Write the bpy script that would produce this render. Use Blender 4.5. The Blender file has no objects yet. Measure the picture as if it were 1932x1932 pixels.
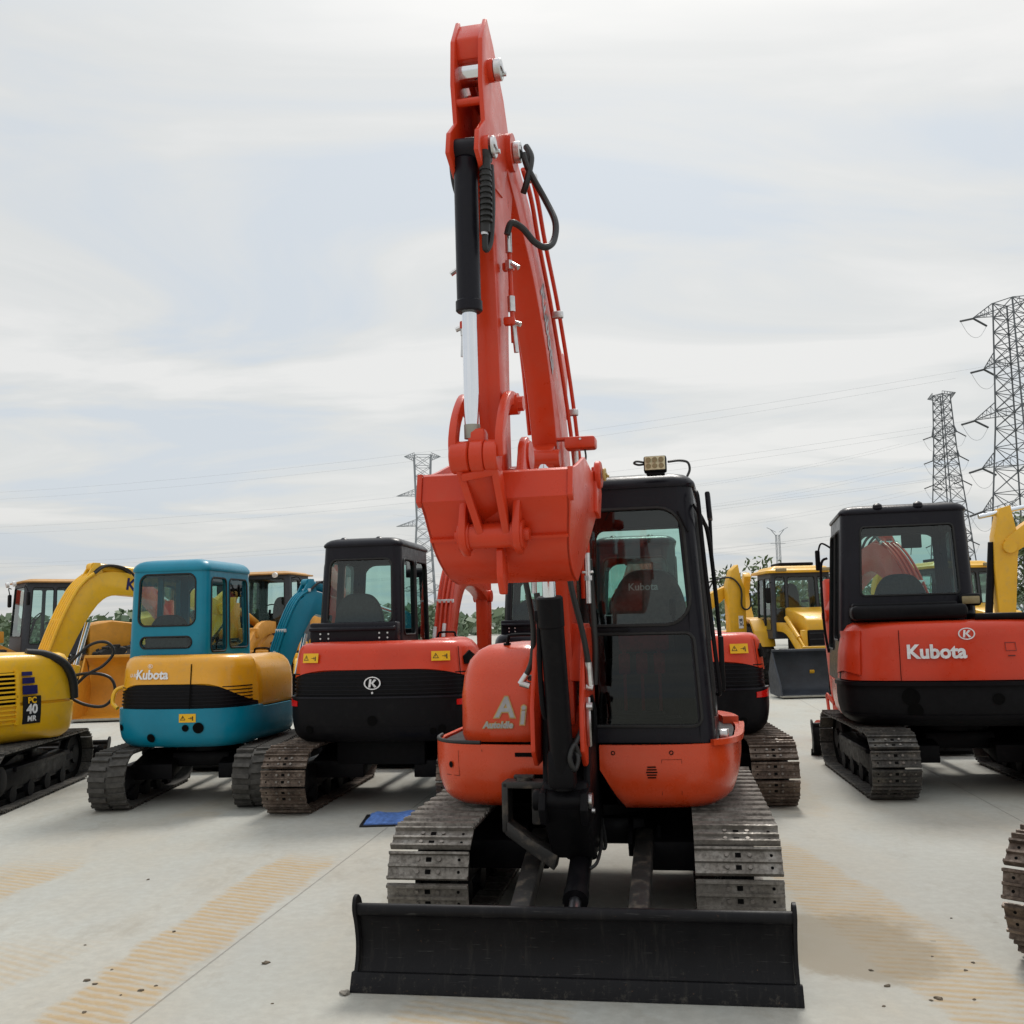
import bpy, bmesh, math, random
from mathutils import Vector, Matrix, Euler, noise
from mathutils.geometry import tessellate_polygon
R = math.radians
random.seed(7)
sc = bpy.context.scene
col = sc.collection

# ------------------------------------------------------------------ camera
cd = bpy.data.cameras.new('camera'); cam = bpy.data.objects.new('camera', cd); col.objects.link(cam)
cam.location = (0, 0, 1.62)
cam.rotation_euler = (Matrix.Rotation(R(96.4), 3, 'X') @ Matrix.Rotation(R(-1.4), 3, 'Z')).to_euler()
cd.sensor_width = 36.0; cd.sensor_fit = 'HORIZONTAL'; cd.lens = 36.0 * 1896 / 1932
cd.clip_start = 0.05; cd.clip_end = 6000
sc.camera = cam
# ------------------------------------------------------------------ light
SUN_EL, SUN_AZ = 52, 12          # degrees; azimuth clockwise from +Y (in front of the camera)
w = bpy.data.worlds.new('World'); sc.world = w; w.use_nodes = True
nt = w.node_tree; nt.nodes.clear()
def nn(nt, t, **kw):
    n = nt.nodes.new(t)
    for k, v in kw.items():
        if hasattr(n, k): setattr(n, k, v)
    return n
out = nn(nt, 'ShaderNodeOutputWorld')
sky = nn(nt, 'ShaderNodeTexSky'); sky.sky_type = 'NISHITA'; sky.sun_disc = False
sky.sun_elevation = R(SUN_EL); sky.sun_rotation = R(SUN_AZ); sky.dust_density = 3.0; sky.air_density = 1.2
b1 = nn(nt, 'ShaderNodeBackground'); b1.inputs[1].default_value = 0.10
nt.links.new(sky.outputs[0], b1.inputs[0])
tc = nn(nt, 'ShaderNodeTexCoord')
sep = nn(nt, 'ShaderNodeSeparateXYZ'); nt.links.new(tc.outputs['Generated'], sep.inputs[0])
def mth(op, a, b=None, c=None, clamp=False):
    n = nt.nodes.new('ShaderNodeMath'); n.operation = op; n.use_clamp = clamp
    for i, v in enumerate((a, b, c)):
        if v is None: continue
        if isinstance(v, (int, float)): n.inputs[i].default_value = v
        else: nt.links.new(v, n.inputs[i])
    return n.outputs[0]
# cloud layer: directions projected on a flat ceiling of cloud
zz = mth('ADD', mth('MAXIMUM', sep.outputs[2], 0.0), 0.13)
cx = mth('DIVIDE', sep.outputs[0], zz); cy = mth('DIVIDE', sep.outputs[1], zz)
cmb = nn(nt, 'ShaderNodeCombineXYZ')
nt.links.new(mth('MULTIPLY', cx, 0.55), cmb.inputs[0]); nt.links.new(mth('MULTIPLY', cy, 1.0), cmb.inputs[1])
mp = nn(nt, 'ShaderNodeMapping'); mp.inputs['Rotation'].default_value = (0, 0, R(-14)); mp.inputs['Location'].default_value = (3.1, 1.7, 0)
nt.links.new(cmb.outputs[0], mp.inputs[0])
nz = nn(nt, 'ShaderNodeTexNoise'); nz.inputs['Scale'].default_value = 1.35; nz.inputs['Detail'].default_value = 8; nz.inputs['Roughness'].default_value = 0.52; nz.inputs['Distortion'].default_value = 0.9
nt.links.new(mp.outputs[0], nz.inputs[0])
cr = nn(nt, 'ShaderNodeValToRGB')
e = cr.color_ramp; e.elements[0].position = 0.40; e.elements[0].color = (0.68, 0.735, 0.79, 1)
e.elements[1].position = 0.60; e.elements[1].color = (0.865, 0.865, 0.85, 1)
m_ = e.elements.new(0.50); m_.color = (0.765, 0.78, 0.775, 1)
nt.links.new(nz.outputs[0], cr.inputs[0])
# the overcast sky is brighter towards the veiled sun and the zenith
sd = Vector((math.sin(R(SUN_AZ)) * math.cos(R(SUN_EL)), math.cos(R(SUN_AZ)) * math.cos(R(SUN_EL)), math.sin(R(SUN_EL))))
dt = nn(nt, 'ShaderNodeVectorMath', operation='DOT_PRODUCT'); nt.links.new(tc.outputs['Generated'], dt.inputs[0]); dt.inputs[1].default_value = sd
g1 = mth('POWER', mth('MAXIMUM', dt.outputs['Value'], 0.0), 9.0)
g2 = mth('MULTIPLY', mth('SUBTRACT', mth('MAXIMUM', sep.outputs[2], 0.5), 0.5), 1.15)
hz = mth('SUBTRACT', 0.16, mth('MULTIPLY', mth('ABSOLUTE', sep.outputs[2]), 1.2)); hz = mth('MAXIMUM', hz, 0.0)
gain = mth('ADD', mth('ADD', mth('MULTIPLY', g1, 0.17), g2), mth('SUBTRACT', 0.955, mth('MULTIPLY', hz, 0.9)))
b2 = nn(nt, 'ShaderNodeBackground'); nt.links.new(cr.outputs[0], b2.inputs[0]); nt.links.new(gain, b2.inputs[1])
mx = nn(nt, 'ShaderNodeMixShader'); mx.inputs[0].default_value = 0.93
nt.links.new(b1.outputs[0], mx.inputs[1]); nt.links.new(b2.outputs[0], mx.inputs[2]); nt.links.new(mx.outputs[0], out.inputs[0])
sl = bpy.data.lights.new('sun', 'SUN'); sl.energy = 2.0; sl.angle = R(13); sl.color = (1, .96, .9)
so = bpy.data.objects.new('sun', sl); col.objects.link(so); so.rotation_euler = (-sd).to_track_quat('-Z', 'Y').to_euler()
sc.view_settings.view_transform = 'Standard'; sc.view_settings.look = 'None'; sc.view_settings.exposure = 0.0; sc.view_settings.gamma = 1

# ------------------------------------------------------------------ materials
def new_mat(name):
    m = bpy.data.materials.new(name); m.use_nodes = True
    n = m.node_tree; p = n.nodes['Principled BSDF']
    return m, n, p
def lk(n, a, b): n.links.new(a, b)
def obj_noise(n, scale, detail=4, rough=.55, coord='Object', stretch=None):
    tc = n.nodes.new('ShaderNodeTexCoord'); z = n.nodes.new('ShaderNodeTexNoise')
    z.inputs['Scale'].default_value = scale; z.inputs['Detail'].default_value = detail; z.inputs['Roughness'].default_value = rough
    if stretch:
        mp = n.nodes.new('ShaderNodeMapping'); mp.inputs['Scale'].default_value = stretch
        lk(n, tc.outputs[coord], mp.inputs[0]); lk(n, mp.outputs[0], z.inputs[0])
    else: lk(n, tc.outputs[coord], z.inputs[0])
    return z.outputs[0]
def ramp(n, src, pts):
    r = n.nodes.new('ShaderNodeValToRGB'); els = r.color_ramp.elements
    while len(els) < len(pts): els.new(.5)
    for e, (p, c) in zip(els, pts):
        e.position = p; e.color = tuple(c) + (1,) if len(c) == 3 else c
    lk(n, src, r.inputs[0]); return r.outputs[0]
def mixc(n, f, a, b, bt='MIX'):
    m = n.nodes.new('ShaderNodeMix'); m.data_type = 'RGBA'; m.blend_type = bt
    for i, v in ((0, f), (6, a), (7, b)):
        if isinstance(v, (int, float)): m.inputs[i].default_value = v
        elif isinstance(v, tuple): m.inputs[i].default_value = v + (1,) if len(v) == 3 else v
        else: lk(n, v, m.inputs[i])
    return m.outputs[2]
def bump(n, p, src, dist, strength=1):
    b = n.nodes.new('ShaderNodeBump'); b.inputs['Distance'].default_value = dist; b.inputs['Strength'].default_value = strength
    lk(n, src, b.inputs['Height']); lk(n, b.outputs[0], p.inputs['Normal'])
def paint(name, c, rough=.32, coat=.35, wear=.14, dirt=(.28, .24, .19), dirt_amt=.25, spec=.45):
    """sprayed machine paint: slight mottling, dust in patches, orange-peel bump"""
    m, n, p = new_mat(name)
    a = obj_noise(n, 3.0, 6, .6); b = obj_noise(n, 14, 5, .65)
    dk = tuple(x * (1 - wear) for x in c); lt = tuple(min(1, x * (1 + wear)) for x in c)
    base = ramp(n, a, [(.3, dk), (.7, lt)])
    dm = ramp(n, b, [(.52, (0, 0, 0)), (.78, (dirt_amt,) * 3)])
    lk(n, mixc(n, dm, base, dirt), p.inputs['Base Color'])
    lk(n, ramp(n, b, [(.3, (rough * .8,) * 3), (.8, (min(1, rough * 1.6),) * 3)]), p.inputs['Roughness'])
    p.inputs['Specular IOR Level'].default_value = spec; p.inputs['Coat Weight'].default_value = coat; p.inputs['Coat Roughness'].default_value = .12
    bump(n, p, obj_noise(n, 55, 3), .0009, .6)
    return m
def flat(name, c, rough=.5, metal=0, noise_s=20, amt=.2, bmp=.0006, spec=.4):
    m, n, p = new_mat(name)
    a = obj_noise(n, noise_s, 5, .6)
    lk(n, ramp(n, a, [(.3, tuple(x * (1 - amt) for x in c)), (.7, tuple(min(1, x * (1 + amt)) for x in c))]), p.inputs['Base Color'])
    p.inputs['Roughness'].default_value = rough; p.inputs['Metallic'].default_value = metal; p.inputs['Specular IOR Level'].default_value = spec
    if bmp: bump(n, p, obj_noise(n, noise_s * 3, 3), bmp)
    return m
def glass(name, tint=(.62, .80, .76), gl=.12):
    m = bpy.data.materials.new(name); m.use_nodes = True; n = m.node_tree; n.nodes.clear()
    o = n.nodes.new('ShaderNodeOutputMaterial'); mx = n.nodes.new('ShaderNodeMixShader')
    t = n.nodes.new('ShaderNodeBsdfTransparent'); t.inputs[0].default_value = tint + (1,)
    g = n.nodes.new('ShaderNodeBsdfGlossy'); g.inputs[1].default_value = .02; g.inputs[0].default_value = (.9, .95, .95, 1)
    lw = n.nodes.new('ShaderNodeFresnel'); lw.inputs[0].default_value = 1.5
    s = n.nodes.new('ShaderNodeMath'); s.operation = 'MULTIPLY_ADD'; lk(n, lw.outputs[0], s.inputs[0]); s.inputs[1].default_value = .9; s.inputs[2].default_value = gl * .15; s.use_clamp = True
    lk(n, s.outputs[0], mx.inputs[0]); lk(n, t.outputs[0], mx.inputs[1]); lk(n, g.outputs[0], mx.inputs[2]); lk(n, mx.outputs[0], o.inputs[0])
    return m
RED = (.60, .042, .010); YEL = (.74, .40, .018); KYEL = (.84, .47, .012); ORG = (.78, .36, .012); TEAL = (.001, .21, .32)
M = {}
M['red'] = paint('red_paint', RED, .30, .10, .07, (.42, .16, .10), .12, .36)
M['orange_red'] = paint('hood_paint', (.64, .062, .014), .26, .25, .06, (.5, .2, .12), .10, .4)
M['dark_red'] = flat('dark_red_paint', (.10, .012, .012), .5)
M['yellow'] = paint('yellow_paint', YEL, .42, .12, .10)
M['kyellow'] = paint('lemon_yellow_paint', KYEL, .36, .2, .08)
M['amber'] = paint('amber_paint', ORG, .30, .3, .08)
M['teal'] = paint('teal_paint', TEAL, .32, .10, .10, (.1, .22, .25), .10, .34)
M['orange'] = paint('tan_roof_paint', (.50, .27, .09), .6, .0)
M['cabblack'] = paint('charcoal_cab_paint', (.012, .0115, .016), .30, .03, .15, (.07, .07, .07), .10, .15)
M['black'] = paint('black_paint', (.0065, .0062, .0075), .40, .0, .15, (.06, .055, .05), .12, .10)
M['blackmatte'] = flat('matte_black_steel', (.008, .008, .009), .62, spec=.12)
M['blade0'] = paint('blade_paint', (.0095, .0093, .0105), .44, .0, .25, (.10, .09, .07), .16, .22)
M['rubber'] = flat('black_rubber', (.016, .016, .016), .6, 0, 30, .3, .0008)
M['hose'] = flat('rubber_hose', (.020, .020, .020), .45, 0, 60, .2, .0006)
M['trackrubber'] = flat('dusty_track_rubber', (.060, .056, .050), .8, 0, 18, .4, .002)
M['chrome'] = flat('chrome_rod', (.78, .80, .84), .12, 1, 10, .03, 0)
M['zinc'] = flat('zinc_fitting', (.62, .62, .62), .32, 1, 30, .15, .0003)
M['hole'] = flat('dark_recess', (.004, .004, .004), .8, spec=.06)
M['white'] = flat('white_vinyl', (.75, .75, .75), .4)
M['silver'] = flat('silver_sticker', (.36, .37, .38), .35, .5, 20, .1, 0)
M['gold'] = flat('gold_edge_sticker', (.50, .36, .12), .4)
M['sticker'] = flat('yellow_sticker', (.85, .47, .01), .4, 0, 20, .05, 0)
M['ink'] = flat('black_print', (.01, .01, .012), .5, 0, 20, .05, 0)
M['navy'] = flat('navy_print', (.012, .012, .10), .4, 0, 20, .05, 0)
M['reflector'] = flat('red_reflector', (.60, .008, .006), .18, 0, 60, .1, .0004)
M['glass'] = glass('cab_glass'); M['glassdark'] = glass('lower_cab_glass', (.24, .28, .27), .0)
M['glassclear'] = glass('clear_glass', (.72, .86, .83))
M['seat'] = flat('seat_fabric', (.045, .045, .050), .85, 0, 40, .3, .001)
M['seatbrown'] = flat('seat_cover', (.12, .095, .095), .7, 0, 40, .3, .001)
M['lamp'] = flat('lamp_lens', (.62, .56, .36), .2, 0, 60, .1, .0005)
M['clearplastic'] = flat('amber_lens', (.28, .22, .11), .25)
M['galv'] = flat('galvanized_steel', (.13, .14, .15), .6, .3, 1, .1, 0)
M['galvhaze'] = flat('hazed_galvanized_steel', (.27, .29, .31), .7, .2, 1, .1, 0)  # galvanized grey paled, distance haze put into the colour of the far pylons
M['wire'] = flat('overhead_wire', (.42, .44, .46), .7, 0, 1, .1, 0)
M['insul'] = flat('insulator_glass', (.05, .055, .06), .4)
M['bolt'] = flat('worn_bolt_heads', (.20, .18, .16), .5, .5, 40, .3, .0004)
M['mud'] = flat('dry_mud', (.13, .105, .075), .95, 0, 40, .4, .004)
M['tyre'] = flat('tyre_rubber', (.028, .027, .026), .85, 0, 20, .35, .002)
M['grille'] = flat('grille_plastic', (.007, .007, .009), .45, spec=.14)
M['loaderdark'] = flat('loader_frame_grey', (.035, .04, .05), .5)
M['bucketgrey'] = paint('worn_bucket_steel', (.030, .036, .048), .55, .05, .3, (.12, .12, .12), .3)
M['bluecloth'] = flat('blue_tarpaulin', (.10, .20, .50), .5, 0, 25, .35, .004)
def steel_track(name, a, b, c):
    m, n, p = new_mat(name)
    z = obj_noise(n, 9, 7, .65); z2 = obj_noise(n, 45, 4, .6)
    base = ramp(n, z, [(.30, a), (.52, b), (.74, c)])
    lk(n, mixc(n, ramp(n, z2, [(.45, (0, 0, 0)), (.7, (.55, .55, .55))]), base, tuple(x * .45 for x in a)), p.inputs['Base Color'])
    lk(n, ramp(n, z2, [(.3, (.38,) * 3), (.7, (.8,) * 3)]), p.inputs['Roughness'])
    p.inputs['Metallic'].default_value = .45
    bump(n, p, z2, .003, .8)
    return m
M['track'] = steel_track('worn_track_steel', (.13, .115, .098), (.225, .205, .18), (.36, .34, .31))
M['trackrust'] = steel_track('rusty_track_steel', (.055, .040, .032), (.13, .095, .072), (.26, .21, .17))
M['trackdark'] = steel_track('dark_track_steel', (.04, .038, .036), (.085, .08, .072), (.18, .16, .13))

def worn_blade():
    """black paint with scraped streaks, chips down to rust and dried splashes low on the plate"""
    m, n, p = new_mat('scraped_blade_paint')
    tc = n.nodes.new('ShaderNodeTexCoord'); sp = n.nodes.new('ShaderNodeSeparateXYZ'); lk(n, tc.outputs['Object'], sp.inputs[0])
    a = obj_noise(n, 5, 6, .65); st = obj_noise(n, 7, 6, .75, 'Object', (3.5, 1, .35)); ch = obj_noise(n, 38, 4, .7); sc_ = obj_noise(n, 30, 3, .6, 'Object', (.25, 1, 6))
    base = ramp(n, a, [(.3, (.0065, .0063, .0075)), (.7, (.013, .0125, .014))])
    base = mixc(n, ramp(n, st, [(.55, (0, 0, 0)), (.75, (.45, .45, .45))]), base, (.055, .050, .043))
    base = mixc(n, ramp(n, sc_, [(.66, (0, 0, 0)), (.72, (.6, .6, .6))]), base, (.07, .068, .065))
    base = mixc(n, ramp(n, ch, [(.69, (0, 0, 0)), (.72, (.8, .8, .8))]), base, (.10, .055, .032))
    mr = n.nodes.new('ShaderNodeMapRange'); lk(n, sp.outputs[2], mr.inputs[0]); mr.inputs[1].default_value = .0; mr.inputs[2].default_value = .16; mr.inputs[3].default_value = .13; mr.inputs[4].default_value = 0
    ad = n.nodes.new('ShaderNodeMath'); ad.operation = 'ADD'; lk(n, mr.outputs[0], ad.inputs[0]); lk(n, obj_noise(n, 22, 6, .75), ad.inputs[1])
    base = mixc(n, ramp(n, ad.outputs[0], [(.66, (0, 0, 0)), (.78, (.5, .5, .5))]), base, (.09, .08, .065))
    lk(n, base, p.inputs['Base Color']); lk(n, ramp(n, a, [(.3, (.34,) * 3), (.7, (.55,) * 3)]), p.inputs['Roughness']); p.inputs['Specular IOR Level'].default_value = .14
    bump(n, p, ch, .0012, .8); return m
M['blade'] = worn_blade()

# ------------------------------------------------------------------ mesh builder
def V(*a): return Vector(a)
class MB:
    def __init__(s): s.v = []; s.f = []; s.m = []; s.k = 0
    def raw(s, vs, fs):
        o = len(s.v); s.v += [tuple(x) for x in vs]; s.f += [tuple(i + o for i in f) for f in fs]; s.m += [s.k] * len(fs)
    def mat(s, k): s.k = k; return s
    def bm(s, b, mtx=None):
        if mtx is not None: b.transform(mtx)
        b.verts.ensure_lookup_table(); b.verts.index_update()
        s.raw([v.co[:] for v in b.verts], [[v.index for v in f.verts] for f in b.faces]); b.free()
    def box(s, c, d, bev=0, rot=None, seg=2):
        b = bmesh.new(); bmesh.ops.create_cube(b, size=1)
        for v in b.verts: v.co = Vector((v.co.x * d[0], v.co.y * d[1], v.co.z * d[2]))
        if bev: bmesh.ops.bevel(b, geom=b.edges[:], offset=min(bev, min(d) * .49), segments=seg, profile=.5, affect='EDGES')
        m = Matrix.Translation(c)
        if rot is not None: m = m @ (Euler(rot).to_matrix().to_4x4())
        s.bm(b, m); return s
    def bar(s, p0, p1, wx, wz, bev=0, up=(0, 0, 1)):
        """rectangular bar from p0 to p1"""
        p0, p1 = Vector(p0), Vector(p1); d = p1 - p0; L = d.length; t = d.normalized(); u = Vector(up)
        x = t.cross(u)
        if x.length < 1e-4: x = t.cross(Vector((1, 0, 0)))
        x.normalize(); z = x.cross(t)
        b = bmesh.new(); bmesh.ops.create_cube(b, size=1)
        for v in b.verts: v.co = Vector((v.co.x * wx, v.co.y * L, v.co.z * wz))
        if bev: bmesh.ops.bevel(b, geom=b.edges[:], offset=bev, segments=2, profile=.5, affect='EDGES')
        m = Matrix((x, t, z)).transposed().to_4x4(); m.translation = (p0 + p1) / 2
        s.bm(b, m); return s
    def prism(s, poly, x0, x1, bev=0, ax='x', sx1=None):
        """polygon in the other two axes, extruded along ax"""
        def mk(a, p): return {'x': (a, p[0], p[1]), 'y': (p[0], a, p[1]), 'z': (p[0], p[1], a)}[ax]
        b = bmesh.new(); n = len(poly)
        A = [b.verts.new(mk(x0, p)) for p in poly]; B = [b.verts.new(mk(x1, p)) for p in (sx1 or poly)]
        b.faces.new(A[::-1]); b.faces.new(B)
        for i in range(n): b.faces.new((A[i], A[(i + 1) % n], B[(i + 1) % n], B[i]))
        bmesh.ops.recalc_face_normals(b, faces=b.faces[:])
        if bev:
            es = [e for e in b.edges if e.calc_face_angle(0) > .45]
            bmesh.ops.bevel(b, geom=es, offset=bev, segments=2, profile=.5, affect='EDGES')
        s.bm(b); return s
    def cyl(s, p0, p1, r, r1=None, n=20, bev=0):
        p0, p1 = Vector(p0), Vector(p1); t = (p1 - p0).normalized(); r1 = r if r1 is None else r1
        x = t.orthogonal().normalized(); y = t.cross(x); rings = []
        L = (p1 - p0).length
        prof = [(0, r), (L, r1)] if not bev else [(0, r - bev), (bev, r), (L - bev, r1), (L, r1 - bev)]
        vs = []; fs = []
        for h, rr in prof:
            for i in range(n):
                a = 2 * math.pi * i / n; vs.append(p0 + t * h + (x * math.cos(a) + y * math.sin(a)) * rr)
        for k in range(len(prof) - 1):
            for i in range(n): fs.append((k * n + i, k * n + (i + 1) % n, (k + 1) * n + (i + 1) % n, (k + 1) * n + i))
        fs.append(tuple(range(n))[::-1]); fs.append(tuple((len(prof) - 1) * n + i for i in range(n)))
        s.raw(vs, fs); return s
    def lathe(s, prof, c, axis, n=32):
        """prof: (radius, height along axis)"""
        t = Vector(axis).normalized(); x = t.orthogonal().normalized(); y = t.cross(x); c = Vector(c); vs = []; fs = []
        for rr, h in prof:
            for i in range(n):
                a = 2 * math.pi * i / n; vs.append(c + t * h + (x * math.cos(a) + y * math.sin(a)) * rr)
        for k in range(len(prof) - 1):
            for i in range(n): fs.append((k * n + i, k * n + (i + 1) % n, (k + 1) * n + (i + 1) % n, (k + 1) * n + i))
        if prof[0][0] > 1e-5: fs.append(tuple(range(n))[::-1])
        if prof[-1][0] > 1e-5: fs.append(tuple((len(prof) - 1) * n + i for i in range(n)))
        s.raw(vs, fs); return s
    def tube(s, pts, r, n=8, smooth=6, closed=False):
        P = [Vector(p) for p in pts]
        if smooth and len(P) > 2:
            Q = []
            N = len(P)
            for i in range(N if closed else N - 1):
                p0 = P[(i - 1) % N] if closed else P[max(i - 1, 0)]; p1 = P[i]; p2 = P[(i + 1) % N]; p3 = P[(i + 2) % N] if closed else P[min(i + 2, N - 1)]
                for k in range(smooth):
                    t = k / smooth
                    Q.append(.5 * ((2 * p1) + (p2 - p0) * t + (2 * p0 - 5 * p1 + 4 * p2 - p3) * t * t + (3 * p1 - p0 - 3 * p2 + p3) * t ** 3))
            if not closed: Q.append(P[-1])
            P = Q
        vs = []; fs = []; N = len(P); x = None
        for i, p in enumerate(P):
            a = P[(i - 1) % N] if closed else P[max(i - 1, 0)]; b = P[(i + 1) % N] if closed else P[min(i + 1, N - 1)]
            t = (b - a)
            t = t.normalized() if t.length > 1e-9 else Vector((0, 0, 1))
            if x is None: x = t.orthogonal().normalized()
            x = (x - t * x.dot(t)); x = x.normalized() if x.length > 1e-6 else t.orthogonal().normalized()
            y = t.cross(x)
            for k in range(n):
                a_ = 2 * math.pi * k / n; vs.append(p + (x * math.cos(a_) + y * math.sin(a_)) * r)
        for i in range(N if closed else N - 1):
            j = (i + 1) % N
            for k in range(n): fs.append((i * n + k, i * n + (k + 1) % n, j * n + (k + 1) % n, j * n + k))
        if not closed: fs.append(tuple(range(n))[::-1]); fs.append(tuple((N - 1) * n + k for k in range(n)))
        s.raw(vs, fs); return s
    def loft(s, loops, capa=True, capb=True):
        n = len(loops[0]); vs = [p for l in loops for p in l]; fs = []
        for k in range(len(loops) - 1):
            for i in range(n): fs.append((k * n + i, k * n + (i + 1) % n, (k + 1) * n + (i + 1) % n, (k + 1) * n + i))
        if capa: fs.append(tuple(range(n))[::-1])
        if capb: fs.append(tuple((len(loops) - 1) * n + i for i in range(n)))
        s.raw(vs, fs); return s
    def grid(s, rows, thick=0, nrm=None):
        """rows of points -> sheet; with thick a closed shell offset along nrm(i,j)"""
        a, b = len(rows), len(rows[0]); vs = [p for r in rows for p in r]; fs = []
        for i in range(a - 1):
            for j in range(b - 1): fs.append((i * b + j, i * b + j + 1, (i + 1) * b + j + 1, (i + 1) * b + j))
        if thick:
            N = len(vs); vs = vs + [Vector(p) - Vector(nrm[i][j]) * thick for i, r in enumerate(rows) for j, p in enumerate(r)]
            fs += [tuple(x + N for x in f)[::-1] for f in fs]
            bd = [j for j in range(b)] + [i * b + b - 1 for i in range(1, a)] + [(a - 1) * b + j for j in range(b - 2, -1, -1)] + [i * b for i in range(a - 2, 0, -1)]
            for i in range(len(bd)):
                p, q = bd[i], bd[(i + 1) % len(bd)]; fs.append((q, p, p + N, q + N))
        s.raw(vs, fs); return s
    def xf(s, m, start=0):
        s.v = s.v[:start] + [tuple(m @ Vector(p)) for p in s.v[start:]]; return s
    def build(s, name, mats, parent=None, smooth=35, recalc=True):
        me = bpy.data.meshes.new(name)
        me.from_pydata(s.v, [], s.f)
        if not isinstance(mats, (list, tuple)): mats = [mats]
        for m in mats: me.materials.append(M[m] if isinstance(m, str) else m)
        me.polygons.foreach_set('material_index', s.m)
        if recalc:
            b = bmesh.new(); b.from_mesh(me); bmesh.ops.recalc_face_normals(b, faces=b.faces[:]); b.to_mesh(me); b.free()
        me.update()
        if smooth:
            me.polygons.foreach_set('use_smooth', [True] * len(me.polygons)); me.set_sharp_from_angle(angle=R(smooth))
        o = bpy.data.objects.new(name, me); col.objects.link(o)
        if parent is not None: o.parent = parent
        return o
def tag(o, label=None, cat=None, group=None, kind=None):
    if label: o['label'] = label
    if cat: o['category'] = cat
    if group: o['group'] = group
    if kind: o['kind'] = kind
    return o
def empty(name, loc=(0, 0, 0), rz=0, scale=1):
    o = bpy.data.objects.new(name, None); col.objects.link(o); o.location = loc; o.rotation_euler = (0, 0, rz); o.scale = (scale,) * 3
    o.empty_display_size = .2; return o
def copy_tree(o, parent=None):
    c = o.copy(); col.objects.link(c)
    if parent is not None: c.parent = parent
    for ch in list(o.children): copy_tree(ch, c)
    return c
def ribbon(cs):
    """centre line (a, b, width) -> outline polygon"""
    L, Rr = [], []
    for i, (a, b, w_) in enumerate(cs):
        p = cs[max(i - 1, 0)]; q = cs[min(i + 1, len(cs) - 1)]
        d = Vector((q[0] - p[0], q[1] - p[1])).normalized(); n_ = Vector((-d.y, d.x)) * w_ / 2
        L.append((a + n_.x, b + n_.y)); Rr.append((a - n_.x, b - n_.y))
    return L + Rr[::-1]
def smooth2(pts, k=5):
    P = [Vector(p) for p in pts]; Q = []; N = len(P)
    for i in range(N - 1):
        p0, p1, p2, p3 = P[max(i - 1, 0)], P[i], P[i + 1], P[min(i + 2, N - 1)]
        for j in range(k):
            t = j / k
            Q.append(.5 * ((2 * p1) + (p2 - p0) * t + (2 * p0 - 5 * p1 + 4 * p2 - p3) * t * t + (3 * p1 - p0 - 3 * p2 + p3) * t ** 3))
    Q.append(P[-1]); return [tuple(q) for q in Q]
def rrect2(x0, x1, y0, y1, r, k=6):
    r = min(r, (x1 - x0) * .499, (y1 - y0) * .499); o = []
    for cx_, cy_, a0 in ((x1 - r, y0 + r, -90), (x1 - r, y1 - r, 0), (x0 + r, y1 - r, 90), (x0 + r, y0 + r, 180)):
        for j in range(k + 1):
            a = R(a0 + 90 * j / k); o.append((cx_ + r * math.cos(a), cy_ + r * math.sin(a)))
    return o
_txt = {}
def text_geo(body, size, bold=0, shear=0, align='CENTER'):
    """outline text as a flat mesh in the xy plane: verts, faces"""
    k = (body, size, bold, shear, align)
    if k in _txt: return _txt[k]
    c = bpy.data.curves.new('lettering', 'FONT'); c.body = body; c.size = size; c.offset = bold; c.shear = shear; c.align_x = align; c.align_y = 'CENTER'; c.fill_mode = 'FRONT'; c.resolution_u = 3
    o = bpy.data.objects.new('lettering', c); col.objects.link(o)
    dg = bpy.context.evaluated_depsgraph_get(); dg.update(); me = o.evaluated_get(dg).to_mesh()
    vs = [v.co.copy() for v in me.vertices]; fs = [tuple(p.vertices) for p in me.polygons]
    o.evaluated_get(dg).to_mesh_clear(); bpy.data.objects.remove(o); bpy.data.curves.remove(c)
    _txt[k] = (vs, fs); return vs, fs
def put_flat(mb, geo, org, right, up, off=0):
    org, right, up = Vector(org), Vector(right).normalized(), Vector(up).normalized(); n_ = right.cross(up)
    vs, fs = geo; mb.raw([org + right * v.x + up * v.y + n_ * off for v in vs], fs)
def disc_geo(r, n=18, hole=0, sx=1):
    if not hole: return [Vector((math.cos(2 * math.pi * i / n) * r * sx, math.sin(2 * math.pi * i / n) * r, 0)) for i in range(n)], [tuple(range(n))]
    vs = [Vector((math.cos(2 * math.pi * i / n) * q * sx, math.sin(2 * math.pi * i / n) * q, 0)) for q in (hole, r) for i in range(n)]
    return vs, [(i, n + i, n + (i + 1) % n, (i + 1) % n) for i in range(n)]
def poly_geo(pts): return [Vector((p[0], p[1], 0)) for p in pts], [tuple(range(len(pts)))]
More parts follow.
